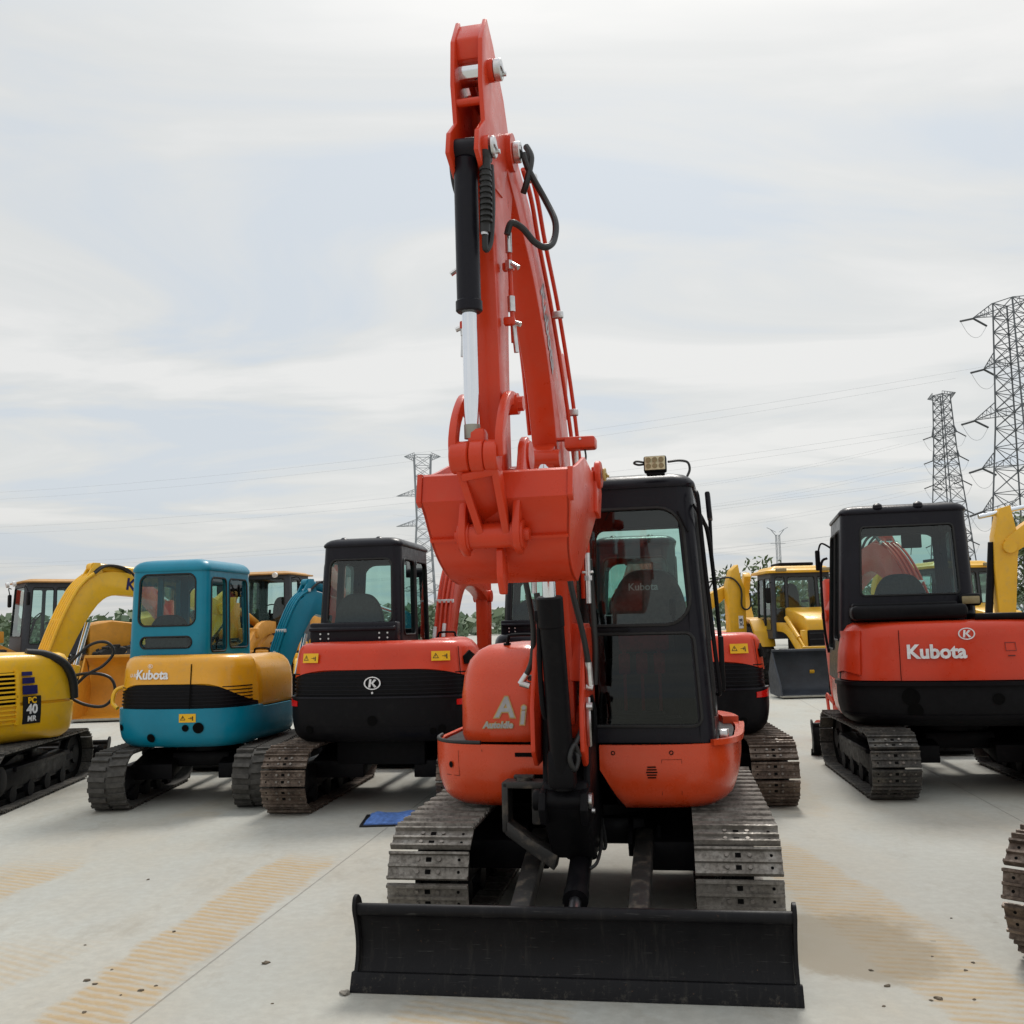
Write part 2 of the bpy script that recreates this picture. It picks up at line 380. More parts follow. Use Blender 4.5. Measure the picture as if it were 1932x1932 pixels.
# ------------------------------------------------------------------ crawler tracks
def stadium(s, L, r):
    """arc length s -> (y, z, angle of outward normal) round the belt, wheel centres at y=+-L/2"""
    per = 2 * L + 2 * math.pi * r; s %= per
    if s < L: return (-L / 2 + s, r, 90)
    s -= L
    if s < math.pi * r: a = 90 - s / r * 180 / math.pi; return (L / 2 + r * math.cos(R(a)), r * math.sin(R(a)), a)
    s -= math.pi * r
    if s < L: return (L / 2 - s, -r, -90)
    s -= L; a = -90 - s / r * 180 / math.pi; return (-L / 2 + r * math.cos(R(a)), r * math.sin(R(a)), a)
def track(parent, xc, side, w=.40, L=1.95, r=.265, style='steel', mat='track', shift=0.0):
    """side = +1 when the outer face looks to +x"""
    zc = r + .03; per = 2 * L + 2 * math.pi * r; mb = MB()
    if style == 'steel':
        n = round(per / .152); p = per / n
        for i in range(n):
            y, z, a = stadium(i * p + shift, L, r); one = MB()
            one.box((0, 0, 0), (w, p - .014, .012))
            for k, h in ((-.40, .026), (0, .020), (.40, .026)):
                one.prism([(k * p - .010, .004), (k * p + .010, .004), (k * p + .006, h), (k * p - .006, h)], -w / 2, w / 2)
            one.mat(1)
            for bx in (-.055, .055):
                for by in (-.2, .2): one.cyl((bx, by * p, .005), (bx, by * p, .016), .011, n=6)
            one.mat(2); one.box((0, -.2 * p, .0068), (.028, .022, .004)); one.box((0, .2 * p, .0068), (.028, .022, .004))
            for by in (-.2, .2): one.cyl((w * .38, by * p, .004), (w * .38, by * p, .0078), .008, n=8)
            one.mat(3)
            for by in (-.2, .2): one.cyl((-w * .38, by * p, .004), (-w * .38, by * p, .0078), .007, n=8)
            one.mat(2)
            for bx in (-.05, .05): one.box((bx, 0, -.035), (.03, p * 1.02, .055))
            one.xf(Matrix.Translation((xc, y, z + zc)) @ Matrix.Rotation(R(a - 90), 4, 'X')); b0 = len(mb.v)
            mb.v += one.v; mb.f += [tuple(q + b0 for q in f) for f in one.f]; mb.m += one.m
        belt = mb.build('track', [mat, 'bolt', 'hole', 'bolt'], parent, smooth=30)
    else:
        n = round(per / .10); p = per / n; N = 90
        for k, (rr, ww) in enumerate(((r, w),)):
            ro, ri = [], []
            outer = []
            for i in range(N):
                y, z, a = stadium(i * per / N, L, r); ny, nz = math.cos(R(a)), math.sin(R(a))
                outer.append((y, z, ny, nz))
            loops = [[(xc + dx, y + ny * h, z + zc + nz * h) for (y, z, ny, nz) in outer] for dx, h in ((-w / 2, -.012), (-w / 2, .004), (w / 2, .004), (w / 2, -.012), (-w / 2, -.012))]
            mb.loft(loops, False, False)
        for i in range(n):
            y, z, a = stadium(i * p, L, r); one = MB()
            for sx, dy in ((-1, 0), (1, p * .5)):
                one.prism([(sx * w * .03, -.022), (sx * w * .5, -.030), (sx * w * .5, .012), (sx * w * .03, .022)], .002, .026, ax='z')
                for q in range(len(one.v) - 8, len(one.v)): one.v[q] = (one.v[q][0], one.v[q][1] + dy, one.v[q][2])
            one.xf(Matrix.Translation((xc, y, z + zc)) @ Matrix.Rotation(R(a - 90), 4, 'X')); b0 = len(mb.v)
            mb.v += one.v; mb.f += [tuple(q + b0 for q in f) for f in one.f]; mb.m += one.m
        belt = mb.build('track', ['trackrubber'], parent, smooth=30)
    fr = MB(); fr.box((xc, 0, zc - .02), (w * .42, L - .32, .22), .03); fr.box((xc + side * w * .12, 0, zc + .06), (w * .34, L * .62, .05), .015)
    fr.box((xc, 0, zc - .135), (w * .30, L - .2, .03)); fr.box((xc - side * .02, 0, zc + r - .075), (.10, .16, .10), .02)
    fr.build('track_frame', 'black', belt)
    for yy in (-L / 2, L / 2):
        q = MB()
        if yy < 0:
            q.lathe([(.02, -.085), (.10, -.08), (.10, -.055), (r * .80, -.05), (r * .86, -.03), (r * .86, .03), (r * .80, .05), (.10, .055), (.10, .08), (.02, .085)], (xc, yy, zc), (1, 0, 0), 28)
            q.box((xc, yy + .18, zc), (.16, .26, .10), .02); q.build('idler_wheel', 'blackmatte', belt)
        else:
            q.lathe([(.02, -.10), (.13, -.10), (.15, -.05), (r * .72, -.03), (r * .72, .03), (.15, .05), (.14, .12), (.11, .14), (.02, .14)] if side > 0 else [(.02, -.14), (.11, -.14), (.14, -.12), (.15, -.05), (r * .72, -.03), (r * .72, .03), (.15, .05), (.13, .10), (.02, .10)], (xc, yy, zc), (1, 0, 0), 28)
            for k in range(15):
                a = 2 * math.pi * k / 15; cpt = Vector((xc, yy + math.cos(a) * r * .78, zc + math.sin(a) * r * .78))
                q.box(cpt, (.05, .05, .05), .012, (a, 0, 0))
            q.build('sprocket', 'blackmatte', belt)
    for k in range(4):
        q = MB(); yy = -L / 2 + L * (k + .9) / 4.8; q.lathe([(.02, -.09), (.085, -.085), (.085, -.04), (.065, -.03), (.065, .03), (.085, .04), (.085, .085), (.02, .09)], (xc, yy, .115), (1, 0, 0), 20); q.build('track_roller', 'blackmatte', belt)
    return belt

# ------------------------------------------------------------------ body plan of the swing deck
class Plan:
    def __init__(s, pts, n=120):
        P = [Vector(p) for p in pts]; Q = []; N = len(P)
        for i in range(N):
            p0, p1, p2, p3 = P[i - 1], P[i], P[(i + 1) % N], P[(i + 2) % N]
            for k in range(10):
                t = k / 10; Q.append(.5 * ((2 * p1) + (p2 - p0) * t + (2 * p0 - 5 * p1 + 4 * p2 - p3) * t * t + (3 * p1 - p0 - 3 * p2 + p3) * t ** 3))
        d = [0]
        for i in range(len(Q)): d.append(d[-1] + (Q[(i + 1) % len(Q)] - Q[i]).length)
        s.Q, s.d, s.L = Q, d, d[-1]
    def at(s, u):
        u %= s.L; lo, hi = 0, len(s.d) - 1
        while hi - lo > 1:
            m = (lo + hi) // 2
            if s.d[m] <= u: lo = m
            else: hi = m
        t = (u - s.d[lo]) / max(1e-9, s.d[hi] - s.d[lo]); return s.Q[lo].lerp(s.Q[(lo + 1) % len(s.Q)], t)
    def nrm(s, u):
        t = s.at(u + .03) - s.at(u - .03); return Vector((t.y, -t.x)).normalized()
    def near(s, x, y):
        b = min(range(600), key=lambda i: (s.at(i * s.L / 600) - Vector((x, y))).length); return b * s.L / 600
    def pt(s, u, z, inset=0):
        p = s.at(u) - s.nrm(u) * inset; return Vector((p.x, p.y, z))
def lerp_prof(prof, z):
    if z <= prof[0][0]: return prof[0][1]
    for (a, p), (b, q) in zip(prof, prof[1:]):
        if z <= b: return p + (q - p) * (z - a) / (b - a)
    return prof[-1][1]
def panel(mb, plan, u0, u1, zlo, zhi, prof, off=.012, thick=.03, nu=28, nz=8):
    if u1 < u0: u1 += plan.L
    rows, nr = [], []
    for j in range(nz + 1):
        r_, n_ = [], []
        for i in range(nu + 1):
            u = u0 + (u1 - u0) * i / nu; a = zlo(u) if callable(zlo) else zlo; b = zhi(u) if callable(zhi) else zhi
            z = a + (b - a) * j / nz; r_.append(plan.pt(u, z, lerp_prof(prof, z) - off)); nv = plan.nrm(u); n_.append(Vector((nv.x, nv.y, 0)))
        rows.append(r_); nr.append(n_)
    mb.grid(rows, thick, nr)
def wrap(mb, plan, geo, u, z, prof, off=.016, tilt=0):
    """flat artwork laid on the curved side of the body, reading from outside"""
    vs, fs = geo
    mb.raw([plan.pt(u + v.x, z + v.y, lerp_prof(prof, z + v.y) - off) for v in vs], fs)
def loop_inset(loop, d):
    n = len(loop); o = []
    for i in range(n):
        a, b, c = Vector(loop[i - 1]), Vector(loop[i]), Vector(loop[(i + 1) % n])
        e1 = (b - a); e2 = (c - b); n1 = Vector((-e1.y, e1.x)); n2 = Vector((-e2.y, e2.x))
        nn_ = (n1.normalized() if n1.length > 1e-9 else n2.normalized()) + (n2.normalized() if n2.length > 1e-9 else n1.normalized())
        nn_ = nn_.normalized() if nn_.length > 1e-6 else Vector((0, 0)); k = 1 / max(.6, nn_.dot(n1.normalized()) if n1.length > 1e-9 else 1)
        o.append(tuple(b + nn_ * d * k))
    return o
def block(mb, loop, levels, zf=None):
    ls = []
    for i, (z, ins) in enumerate(levels):
        lp = loop_inset(loop, ins) if ins else loop
        ls.append([(p[0], p[1], z + (zf(i, p) if zf else 0)) for p in lp])
    mb.loft(ls)
def clip_loop(plan, test, corner=None, n=96):
    """plan points that pass the test, in order, starting after the gap"""
    P = [plan.at(i * plan.L / n) for i in range(n)]; ok = [test(p) for p in P]
    st = next(i for i in range(n) if ok[i] and not ok[i - 1])
    pts = []
    for k in range(n):
        i = (st + k) % n
        if not ok[i]: break
        pts.append(tuple(P[i]))
    return pts + (corner or [])

# ------------------------------------------------------------------ cab
def cab_shell(parent, x0, x1, y0, y1, z0, z1, ins, r, holes, paint_='cabblack', glass_='glass', roof=None, name='cab', th=.045, roofh=.09, seal='rubber', lip=.02):
    """ins = (left, right, front, back) lean of the walls at the top; holes: side -> [(s0, s1, z0, z1, corner radius, pane material)] with s measured in metres from the left end as seen from outside"""
    def rect(z):
        t = (z - z0) / (z1 - z0); return x0 + ins[0] * t, x1 - ins[1] * t, y0 + ins[2] * t, y1 - ins[3] * t
    def ends(sd, z):
        a, b, c, d = rect(z)
        return {'F': ((a + r, c), (b - r, c)), 'R': ((b, c + r), (b, d - r)), 'B': ((b - r, d), (a + r, d)), 'L': ((a, d - r), (a, c + r))}[sd]
    def wp(sd, s, z, off=0):
        (ax, ay), (bx, by) = ends(sd, z); L0 = (Vector(ends(sd, z0)[1]) - Vector(ends(sd, z0)[0])).length
        t = s / L0; nx, ny = {'F': (0, -1), 'R': (1, 0), 'B': (0, 1), 'L': (-1, 0)}[sd]
        return Vector((ax + (bx - ax) * t + nx * off, ay + (by - ay) * t + ny * off, z))
    def wlen(sd): return (Vector(ends(sd, z0)[1]) - Vector(ends(sd, z0)[0])).length
    mb = MB(); panes = []; seals = MB()
    for sd in 'FRBL':
        Ls = wlen(sd); hs = sorted(holes.get(sd, []), key=lambda h: (h[2], h[0]))
        outer = [(0, z0), (Ls, z0), (Ls, z1), (0, z1)]; polys = [outer] + [rrect2(h[0] + r * 0, h[1], h[2], h[3], h[4], 5) for h in hs]
        tris = tessellate_polygon([[Vector((p[0], p[1], 0)) for p in q] for q in polys]); flat_ = [p for q in polys for p in q]
        o = [wp(sd, p[0], p[1]) for p in flat_]; i_ = [wp(sd, p[0], p[1], -th) for p in flat_]; N = len(flat_)
        mb.raw(o + i_, [tuple(t) for t in tris] + [tuple(x + N for x in t)[::-1] for t in tris])
        for hi, q in enumerate(polys[1:]):
            n = len(q); a = [wp(sd, p[0], p[1]) for p in q]; b = [wp(sd, p[0], p[1], -th) for p in q]
            mb.raw(a + b, [(k, (k + 1) % n, n + (k + 1) % n, n + k) for k in range(n)])
            panes.append((a, sd, hs[hi], q)); seals.tube([wp(sd, p[0], p[1], .002) for p in q], .010, 6, 0, True)
    k = 6; ins_z = [z0, (z0 + z1) / 2, z1]
    for ci, (sa, sb, a0) in enumerate((('F', 'R', -90), ('R', 'B', 0), ('B', 'L', 90), ('L', 'F', 180))):
        loops = []
        for z in ins_z:
            e_ = ends(sa, z)[1]; f_ = ends(sb, z)[0]
            c = {0: (e_[0], f_[1]), 1: (f_[0], e_[1]), 2: (e_[0], f_[1]), 3: (f_[0], e_[1])}[ci]
            arc = [(c[0] + r * math.cos(R(a0 + 90 * j / k)), c[1] + r * math.sin(R(a0 + 90 * j / k)), z) for j in range(k + 1)]
            arc.append((c[0] + (r - th) * math.cos(R(a0 + 90)), c[1] + (r - th) * math.sin(R(a0 + 90)), z)); arc.append((c[0] + (r - th) * math.cos(R(a0)), c[1] + (r - th) * math.sin(R(a0)), z)); loops.append(arc)
        mb.loft(loops)
    shell = mb.build(name, paint_, parent, smooth=40)
    seals.build('window_seal', seal, shell)
    for a, sd, h, q in panes:
        gm = h[5] if len(h) > 5 else glass_
        g = MB(); pa = [wp(sd, p[0], p[1], -.014) for p in q]; pb = [wp(sd, p[0], p[1], -.019) for p in q]; n = len(pa)
        g.raw(pa, [tuple(range(n))]); g.build('window_pane', gm, shell, smooth=0, recalc=False)
    # roof and floor
    a, b, c, d = rect(z1); rr = roof or {}
    mb = MB(); ov = rr.get('over', .012); loops = []
    for dz, g_ in ((-.005, -ov), (.012, -ov - lip * .3), (roofh * .30, -ov), (roofh * .55, .008), (roofh * .76, .038), (roofh * .90, .085), (roofh * .98, .15), (roofh, .22)):
        lp = rrect2(a + g_, b - g_, c + g_, d - g_, max(.03, r + .01 - g_ * .3), 6); loops.append([(p[0], p[1], z1 + dz) for p in lp])
    mb.loft(loops)
    mb.build('cab_roof', rr.get('mat', paint_), shell, smooth=50)
    a, b, c, d = rect(z0); f = MB(); f.prism(rrect2(a + .03, b - .03, c + .03, d - .03, r * .8, 4), z0 - .01, z0 + .05, ax='z'); f.build('cab_floor', 'blackmatte', shell)
    return shell, wp
def seat(parent, x, y, z, face=-1, mat='seat', backmat=None, hh=.72, wd=.46):
    """face = -1: sitter looks to -y"""
    mb = MB(); mb.box((x, y, z + .12), (wd, .46, .13), .05); mb.box((x, y, z - .08), (.36, .34, .28), .03)
    pr = [(-wd * .5, .16), (-wd * .5, hh * .55), (-wd * .42, hh * .82), (-wd * .25, hh * .97), (0, hh), (wd * .25, hh * .97), (wd * .42, hh * .82), (wd * .5, hh * .55), (wd * .5, .16)]
    pr = smooth2(pr, 4)
    for sx in (-1, 1): mb.box((x + sx * (wd * .5 + .05), y - face * -.02, z + .30), (.07, .34, .06), .02)
    s_ = mb.build('seat', mat, parent, smooth=60)
    b = MB(); b.prism([(x + p[0], z + p[1]) for p in pr], y - face * .20, y - face * .32, .03, 'y'); b.build('seat_back', backmat or mat, s_ if False else parent, smooth=60)
    return s_
# ------------------------------------------------------------------ shared artwork
def caution(mb, plan, u, z, prof, w_=.17, h_=.085):
    """yellow caution sticker; materials 0 yellow, 1 ink"""
    mb.mat(0); wrap(mb, plan, (lambda g: ([Vector((a * w_ / 2 * t, b * h_ / 2, 0)) for a, b, t in ((-1, -1, 1), (-.33, -1, 1), (.33, -1, 1), (1, -1, 1), (1, 1, 1), (.33, 1, 1), (-.33, 1, 1), (-1, 1, 1))], [(0, 1, 6, 7), (1, 2, 5, 6), (2, 3, 4, 5)]))(0), u, z, prof, .0265)
    mb.mat(1); t = .032; o = [(-.045 + t * math.cos(R(a)), -.004 + t * math.sin(R(a))) for a in (90, 210, 330)]; i_ = [(-.045 + t * .68 * math.cos(R(a)), -.004 + t * .68 * math.sin(R(a))) for a in (90, 210, 330)]
    wrap(mb, plan, ([Vector((*p, 0)) for p in o + i_], [(0, 1, 4, 3), (1, 2, 5, 4), (2, 0, 3, 5)]), u, z, prof, .029)
    for a, b, c, d in ((-.048, -.006, -.042, .012), (.012, -.004, .048, .001), (.050, -.025, .060, .018), (.036, -.012, .042, .012)): wrap(mb, plan, ([Vector((a, b, 0)), Vector((c, b, 0)), Vector((c, d, 0)), Vector((a, d, 0))], [(0, 1, 2, 3)]), u, z, prof, .029)
def emblem_geo(s):
    vs, fs = disc_geo(s, 28, s * .84, 1.35); o = len(vs)
    for poly in ([(-.62, -.62), (-.28, -.62), (-.12, .62), (-.46, .62)], [(-.20, .02), (.30, .62), (.66, .50), (.16, .0), (.72, -.56), (.34, -.66)]):
        vs = vs + [Vector((a * s, b * s, 0)) for a, b in poly]; fs = fs + [tuple(range(o, len(vs)))]; o = len(vs)
    return vs, fs

def blade_part(parent, y, w_=1.94, mat='blade', z=0.0):
    """concave dozer blade, facing -y, cutting edge at ground"""
    mb = MB(); h = .375
    front = smooth2([(y + .020, .055), (y + .062, .12), (y + .074, .20), (y + .050, .29), (y + .012, .345)], 4)
    back = [(p[0] + .022, p[1]) for p in front][::-1]
    mb.prism(front + back, -w_ / 2 + .012, w_ / 2 - .012)
    mb.cyl((-w_ / 2 + .004, y + .030, h - .028), (w_ / 2 - .004, y + .030, h - .028), .028, n=16)
    for sx in (-1, 1):
        e_ = smooth2([(y - .012, .045), (y + .030, .12), (y + .040, .20), (y + .016, .29), (y - .012, .350), (y - .004, .400), (y + .035, .412), (y + .075, .385)], 3) + [(y + .125, .30), (y + .14, .16), (y + .11, .045)]
        mb.prism(e_, sx * w_ / 2 - .008, sx * w_ / 2 + .008)
    o = mb.build('blade', mat, parent, smooth=40)
    c = MB(); c.prism([(y - .030, .002), (y + .0, .002), (y + .032, .078), (y + .004, .080)], -w_ / 2 - .018, w_ / 2 + .018, .003); c.build('cutting_edge', mat, o)
    b = MB(); b.box((0, y + .13, .10), (w_ * .8, .09, .09), .015); b.box((0, y + .14, .30), (w_ * .9, .10, .035), .01)
    for sx in (-.75, -.45, .45, .75): b.prism([(y + .09, .06), (y + .19, .06), (y + .17, .30), (y + .06, .33)], sx - .01, sx + .01)
    b.build('blade_stiffener', mat, o); return o
def undercarriage(root, gauge, tw, L, tstyle, tmat, blade_y=-1.85, mat='black', blade_w=1.94, shift=0.0):
    for sx in (-1, 1): track(root, sx * (gauge / 2 - tw / 2), sx, tw, L, .265, tstyle, tmat, shift if sx < 0 else shift + .04)
    f = MB(); f.cyl((0, 0, .42), (0, 0, .60), .36, n=32); f.cyl((0, 0, .57), (0, 0, .655), .43, .40, n=40)
    f.box((0, 0, .42), (.62, .80, .16), .04)
    for sx in (-1, 1):
        for sy in (-1, 1): f.prism([(sy * .10, .34), (sy * .10, .50), (sy * .58, .40), (sy * .58, .24)], sx * .24, sx * (gauge / 2 - tw * .62), .01, 'x')
    g = f.build('lower_frame', mat, root, smooth=40)
    for sx in (-1, 1):
        b = MB(); b.bar((sx * .30, -.42, .40), (sx * .285, blade_y + .22, .155), .105, .10, .02)
        b.build('blade_arm', 'blademud', root)
        b = MB()
        for q in (-.08, .08): b.prism([(-.32, .26), (-.32, .50), (-.48, .47), (-.55, .38), (-.50, .30)], sx * .30 + q - .013, sx * .30 + q + .013, .004)
        b.cyl((sx * .30 - .10, -.46, .385), (sx * .30 + .10, -.46, .385), .022, n=12); b.build('arm_lug', mat, g)
    c = MB(); c.cyl((-.02, -.62, .50), (-.02, -1.28, .273), .058, n=20, bev=.006); c.cyl((-.02, -1.25, .284), (-.02, -1.31, .263), .064, n=20); c.box((-.02, -.66, .50), (.20, .20, .12), .02)
    for q in (-.075, .075): c.prism([(-.5, .36), (-.5, .56), (-.72, .56), (-.78, .50), (-.72, .44), (-.6, .36)], -.02 + q - .014, -.02 + q + .014, .004)
    cy = c.build('blade_cylinder', mat, root, smooth=40)
    c = MB(); c.cyl((-.02, -1.30, .266), (-.02, -1.42, .225), .030, n=16); c.build('cylinder_rod', 'chromedull', cy)
    c = MB(); c.cyl((-.055, -1.45, .215), (.015, -1.45, .215), .050, n=16); c.cyl((-.10, -1.45, .215), (.06, -1.45, .215), .022, n=12)
    for q in (-.07, .03): c.prism([(-1.38, .10), (-1.40, .25), (-1.46, .27), (-1.52, .24), (-1.64, .12)], q - .012, q + .012, .003)
    c.build('cylinder_eye', 'blademud', cy)
    t = MB(); t.tube([(.07, -.70, .52), (.085, -.9, .46), (.075, -1.08, .40), (.04, -1.12, .375)], .009, 8); t.tube([(.075, -.68, .54), (.10, -.80, .44), (.09, -.86, .42), (.045, -.82, .48)], .010, 8); t.build('hydraulic_hose', 'hose', cy)
    bo = blade_part(root, blade_y, blade_w); return g

# ------------------------------------------------------------------ gooseneck boom with arm and bucket, seen behind the machines
def goose(root, rel, pin, swing, paint_, cs=None, bw=.17, text=None, tcol='navy', arm_len=1.45, arm_tilt=-8, tsize=.2, hoses=4, pipes=True, bucket=True, tpos=(1.75, 2.02, -12), clampmat='zinc', armcyl=True, side=-1, pr=.014, sharp=False):
    """built in (x, -forward, z) about the boom foot pin; swing turns it about that pin"""
    cs = cs or [(0, 0, .20), (.22, .55, .26), (.55, 1.05, .32), (.95, 1.36, .36), (1.35, 1.38, .30), (1.9, 1.12, .26), (2.5, .74, .18)]
    sm = smooth2(cs, 5) if len(cs[0]) == 3 and not sharp else smooth2(cs, 3); pos = Matrix.Rotation(rel, 3, 'Z') @ Vector(pin)
    def place(o): o.location = pos; o.rotation_euler = (0, 0, rel + R(swing)); return o
    mb = MB(); mb.prism([(-f_, z_) for f_, z_ in ribbon(sm)], -bw / 2, bw / 2, .008)
    for i in (0, -1): mb.cyl((-bw / 2 - .03, -cs[i][0], cs[i][1]), (bw / 2 + .03, -cs[i][0], cs[i][1]), cs[i][2] * .42, n=18)
    pk = cs[3]
    for q in (-.05, .05): mb.prism([(-pk[0] + .16, pk[1] + .10), (-pk[0] + .02, pk[1] + .32), (-pk[0] - .05, pk[1] + .32), (-pk[0] - .12, pk[1] + .10)], q - .012, q + .012, .003)
    bo = place(mb.build('boom', paint_, root, smooth=35))
    def top(f0, f1, off, n=10):
        ps = []
        for i in range(n + 1):
            t = (f0 + (f1 - f0) * i / n) * (len(sm) - 1); k = min(int(t), len(sm) - 2); fr = t - k
            a, b = Vector(sm[k][:2]), Vector(sm[k + 1][:2]); d = (b - a).normalized(); c = a.lerp(b, fr); w_ = sm[k][2] * (1 - fr) + sm[k + 1][2] * fr
            ps.append((c + Vector((-d.y, d.x)) * (w_ / 2 + off), d))
        return ps
    if pipes:
        p_ = MB(); tp = top(.10, .52, .035)
        for k in range(hoses):
            x = (k - (hoses - 1) / 2) * bw * .30; p_.tube([(x, -q[0].x, q[0].y) for q in tp], pr, 8, 3)
        p_.build('hydraulic_pipe', paint_, bo)
        cl = MB()
        for fr in (.14, .30, .50):
            q = top(fr, fr + .01, .03, 1)[0]; cl.bar((-bw * .62, -q[0].x, q[0].y), (bw * .62, -q[0].x, q[0].y), .035, .04, .004)
        cl.build('pipe_clamp', clampmat, bo)
        if clampmat == 'white':
            for k in range(hoses):
                x = (k - (hoses - 1) / 2) * bw * .30; f0 = (.13, .18, .12, .17)[k % 4]; q = top(f0, f0 + .045, .035, 1); sv = MB(); sv.cyl((x, -q[0][0].x, q[0][0].y), (x, -q[-1][0].x, q[-1][0].y), pr * 1.5, n=8); sv.build('hose_sleeve', 'white', bo)
        h = MB(); q = tp[0][0]; q2 = tp[-1][0]
        for k in range(hoses):
            x = (k - (hoses - 1) / 2) * bw * .34
            h.tube([(x, -q.x, q.y), (x, -q.x + .10, q.y - .22), (x * .8, -q.x + .16, q.y - .48)], .017, 8)
            h.tube([(x, -q2.x, q2.y), (x * 1.2, -q2.x - .16, q2.y + .10), (x * 1.3, -q2.x - .42, q2.y + .06), (x, -q2.x - .62, q2.y - .10)], .016, 8)
        h.build('hydraulic_hose', 'hose', bo)
    tip = Vector((cs[-1][0], cs[-1][1]))
    if armcyl:
        at = tip + Vector((.28, .36)); a0 = Vector((pk[0] - .02, pk[1] + .27)); d = (at - a0)
        c = MB(); e_ = a0 + d * .58; c.cyl((0, -a0.x, a0.y), (0, -e_.x, e_.y), .055, n=18, bev=.006); c.cyl((-.05, -a0.x, a0.y), (.05, -a0.x, a0.y), .05, n=14)
        ac = place(c.build('arm_cylinder', paint_, root, smooth=40)); c = MB(); c.cyl((0, -e_.x, e_.y), (0, -at.x, at.y), .028, n=14); c.build('cylinder_rod', 'chrome', ac)
    # boom lift cylinder under the boom
    a0 = Vector((.30, -.30)); mid = sm[int(len(sm) * .42)]; a1 = Vector((mid[0] + .12, mid[1] - .20)); d = a1 - a0; e_ = a0 + d * .62
    c = MB(); c.cyl((0, -a0.x, a0.y), (0, -e_.x, e_.y), .058, n=18, bev=.006); lc = place(c.build('boom_cylinder', paint_ if paint_ in ('kyellow', 'yellow') else 'black', root, smooth=40))
    c = MB(); c.cyl((0, -e_.x, e_.y), (0, -a1.x, a1.y), .032, n=14); c.build('cylinder_rod', 'chrome', lc)
    # arm
    dr = Vector((math.sin(R(arm_tilt)), -math.cos(R(arm_tilt)))); up_ = -dr; nrm = Vector((dr.y, -dr.x))
    A = lambda l, n_: tip + dr * l + nrm * n_
    poly = [A(-.48, .02), A(-.44, -.10), A(-.12, -.16), A(.25, -.15), A(arm_len, -.06), A(arm_len + .06, 0), A(arm_len, .06), A(.1, .10), A(-.06, .12), A(-.30, .06)]
    c = MB(); c.prism([(-p.x, p.y) for p in poly], -bw * .42, bw * .42, .008); c.cyl((-bw * .6, -tip.x, tip.y), (bw * .6, -tip.x, tip.y), .06, n=16)
    ar = place(c.build('arm', paint_, root, smooth=35))
    if bucket:
        e_ = A(arm_len, 0); B = lambda a, b: (-(e_.x + a), e_.y + b)
        sh = smooth2([(-.06, .05), (.16, .06), (.30, -.08), (.30, -.30), (.14, -.46), (-.10, -.50), (-.34, -.44)], 4); inn = [(a * .93 - .01, b * .93 - .005) for a, b in sh][::-1]
        c = MB(); c.prism([B(a, b) for a, b in sh + inn], -.27, .27); 
        for sx in (-.27, .262): c.prism([B(a, b) for a, b in sh], sx, sx + .012)
        for k in range(4): c.prism([B(-.30, -.45), B(-.34, -.40), B(-.48, -.44)], -.25 + k * .155, -.20 + k * .155)
        place(c.build('bucket', paint_ if paint_ != 'teal' else 'teal', root, smooth=35))
        c = MB(); k = A(arm_len * .55, -.10); c.cyl((0, -(A(-.05, -.16)).x, (A(-.05, -.16)).y), (0, -(A(arm_len * .72, -.20)).x, (A(arm_len * .72, -.20)).y), .042, n=14, bev=.005); place(c.build('bucket_cylinder', 'black', root, smooth=40))
        c = MB()
        for q in (-.08, .08): c.bar((q, -(A(arm_len * .72, -.20)).x, (A(arm_len * .72, -.20)).y), (q, -(e_.x + .16), e_.y), .02, .05); c.bar((q, -(A(arm_len * .72, -.20)).x, (A(arm_len * .72, -.20)).y), (q, -(A(arm_len * .8, 0)).x, (A(arm_len * .8, 0)).y), .02, .05)
        place(c.build('bucket_link', paint_, root))
    if text:
        t = MB(); f_, z_, an = tpos; an = R(an)
        put_flat(t, text_geo(text, tsize, tsize * .03), (side * bw / 2, -f_, z_), (0, side * math.cos(an), math.sin(an)), (0, -side * math.sin(an), math.cos(an)), .004)
        t.build('lettering', tcol, bo, smooth=0, recalc=False)
    return bo

# ------------------------------------------------------------------ compact excavator
PROF = [(.60, .17), (.635, .085), (.68, .040), (.76, .012), (.84, 0), (1.0, 0), (1.25, .022), (1.38, .05)]
PROFR = [(.60, .12), (.635, .06), (.68, .026), (.76, .008), (.84, 0), (1.0, 0), (1.25, .016), (1.38, .04)]
PLANPTS = [(0, -.88), (.42, -.875), (.70, -.80), (.84, -.60), (.87, -.2), (.87, .25), (.81, .62), (.66, .86), (.38, .97), (0, 1.0), (-.38, .97), (-.66, .86), (-.81, .62), (-.87, .25), (-.87, -.2), (-.84, -.60), (-.70, -.80), (-.42, -.875)]
PLANREAR = [(0, -.88), (.42, -.875), (.70, -.80), (.84, -.60), (.87, -.2), (.88, .25), (.86, .60), (.76, .86), (.42, .97), (0, 1.0), (-.42, .97), (-.76, .86), (-.86, .60), (-.88, .25), (-.87, -.2), (-.84, -.60), (-.70, -.80), (-.42, -.875)]
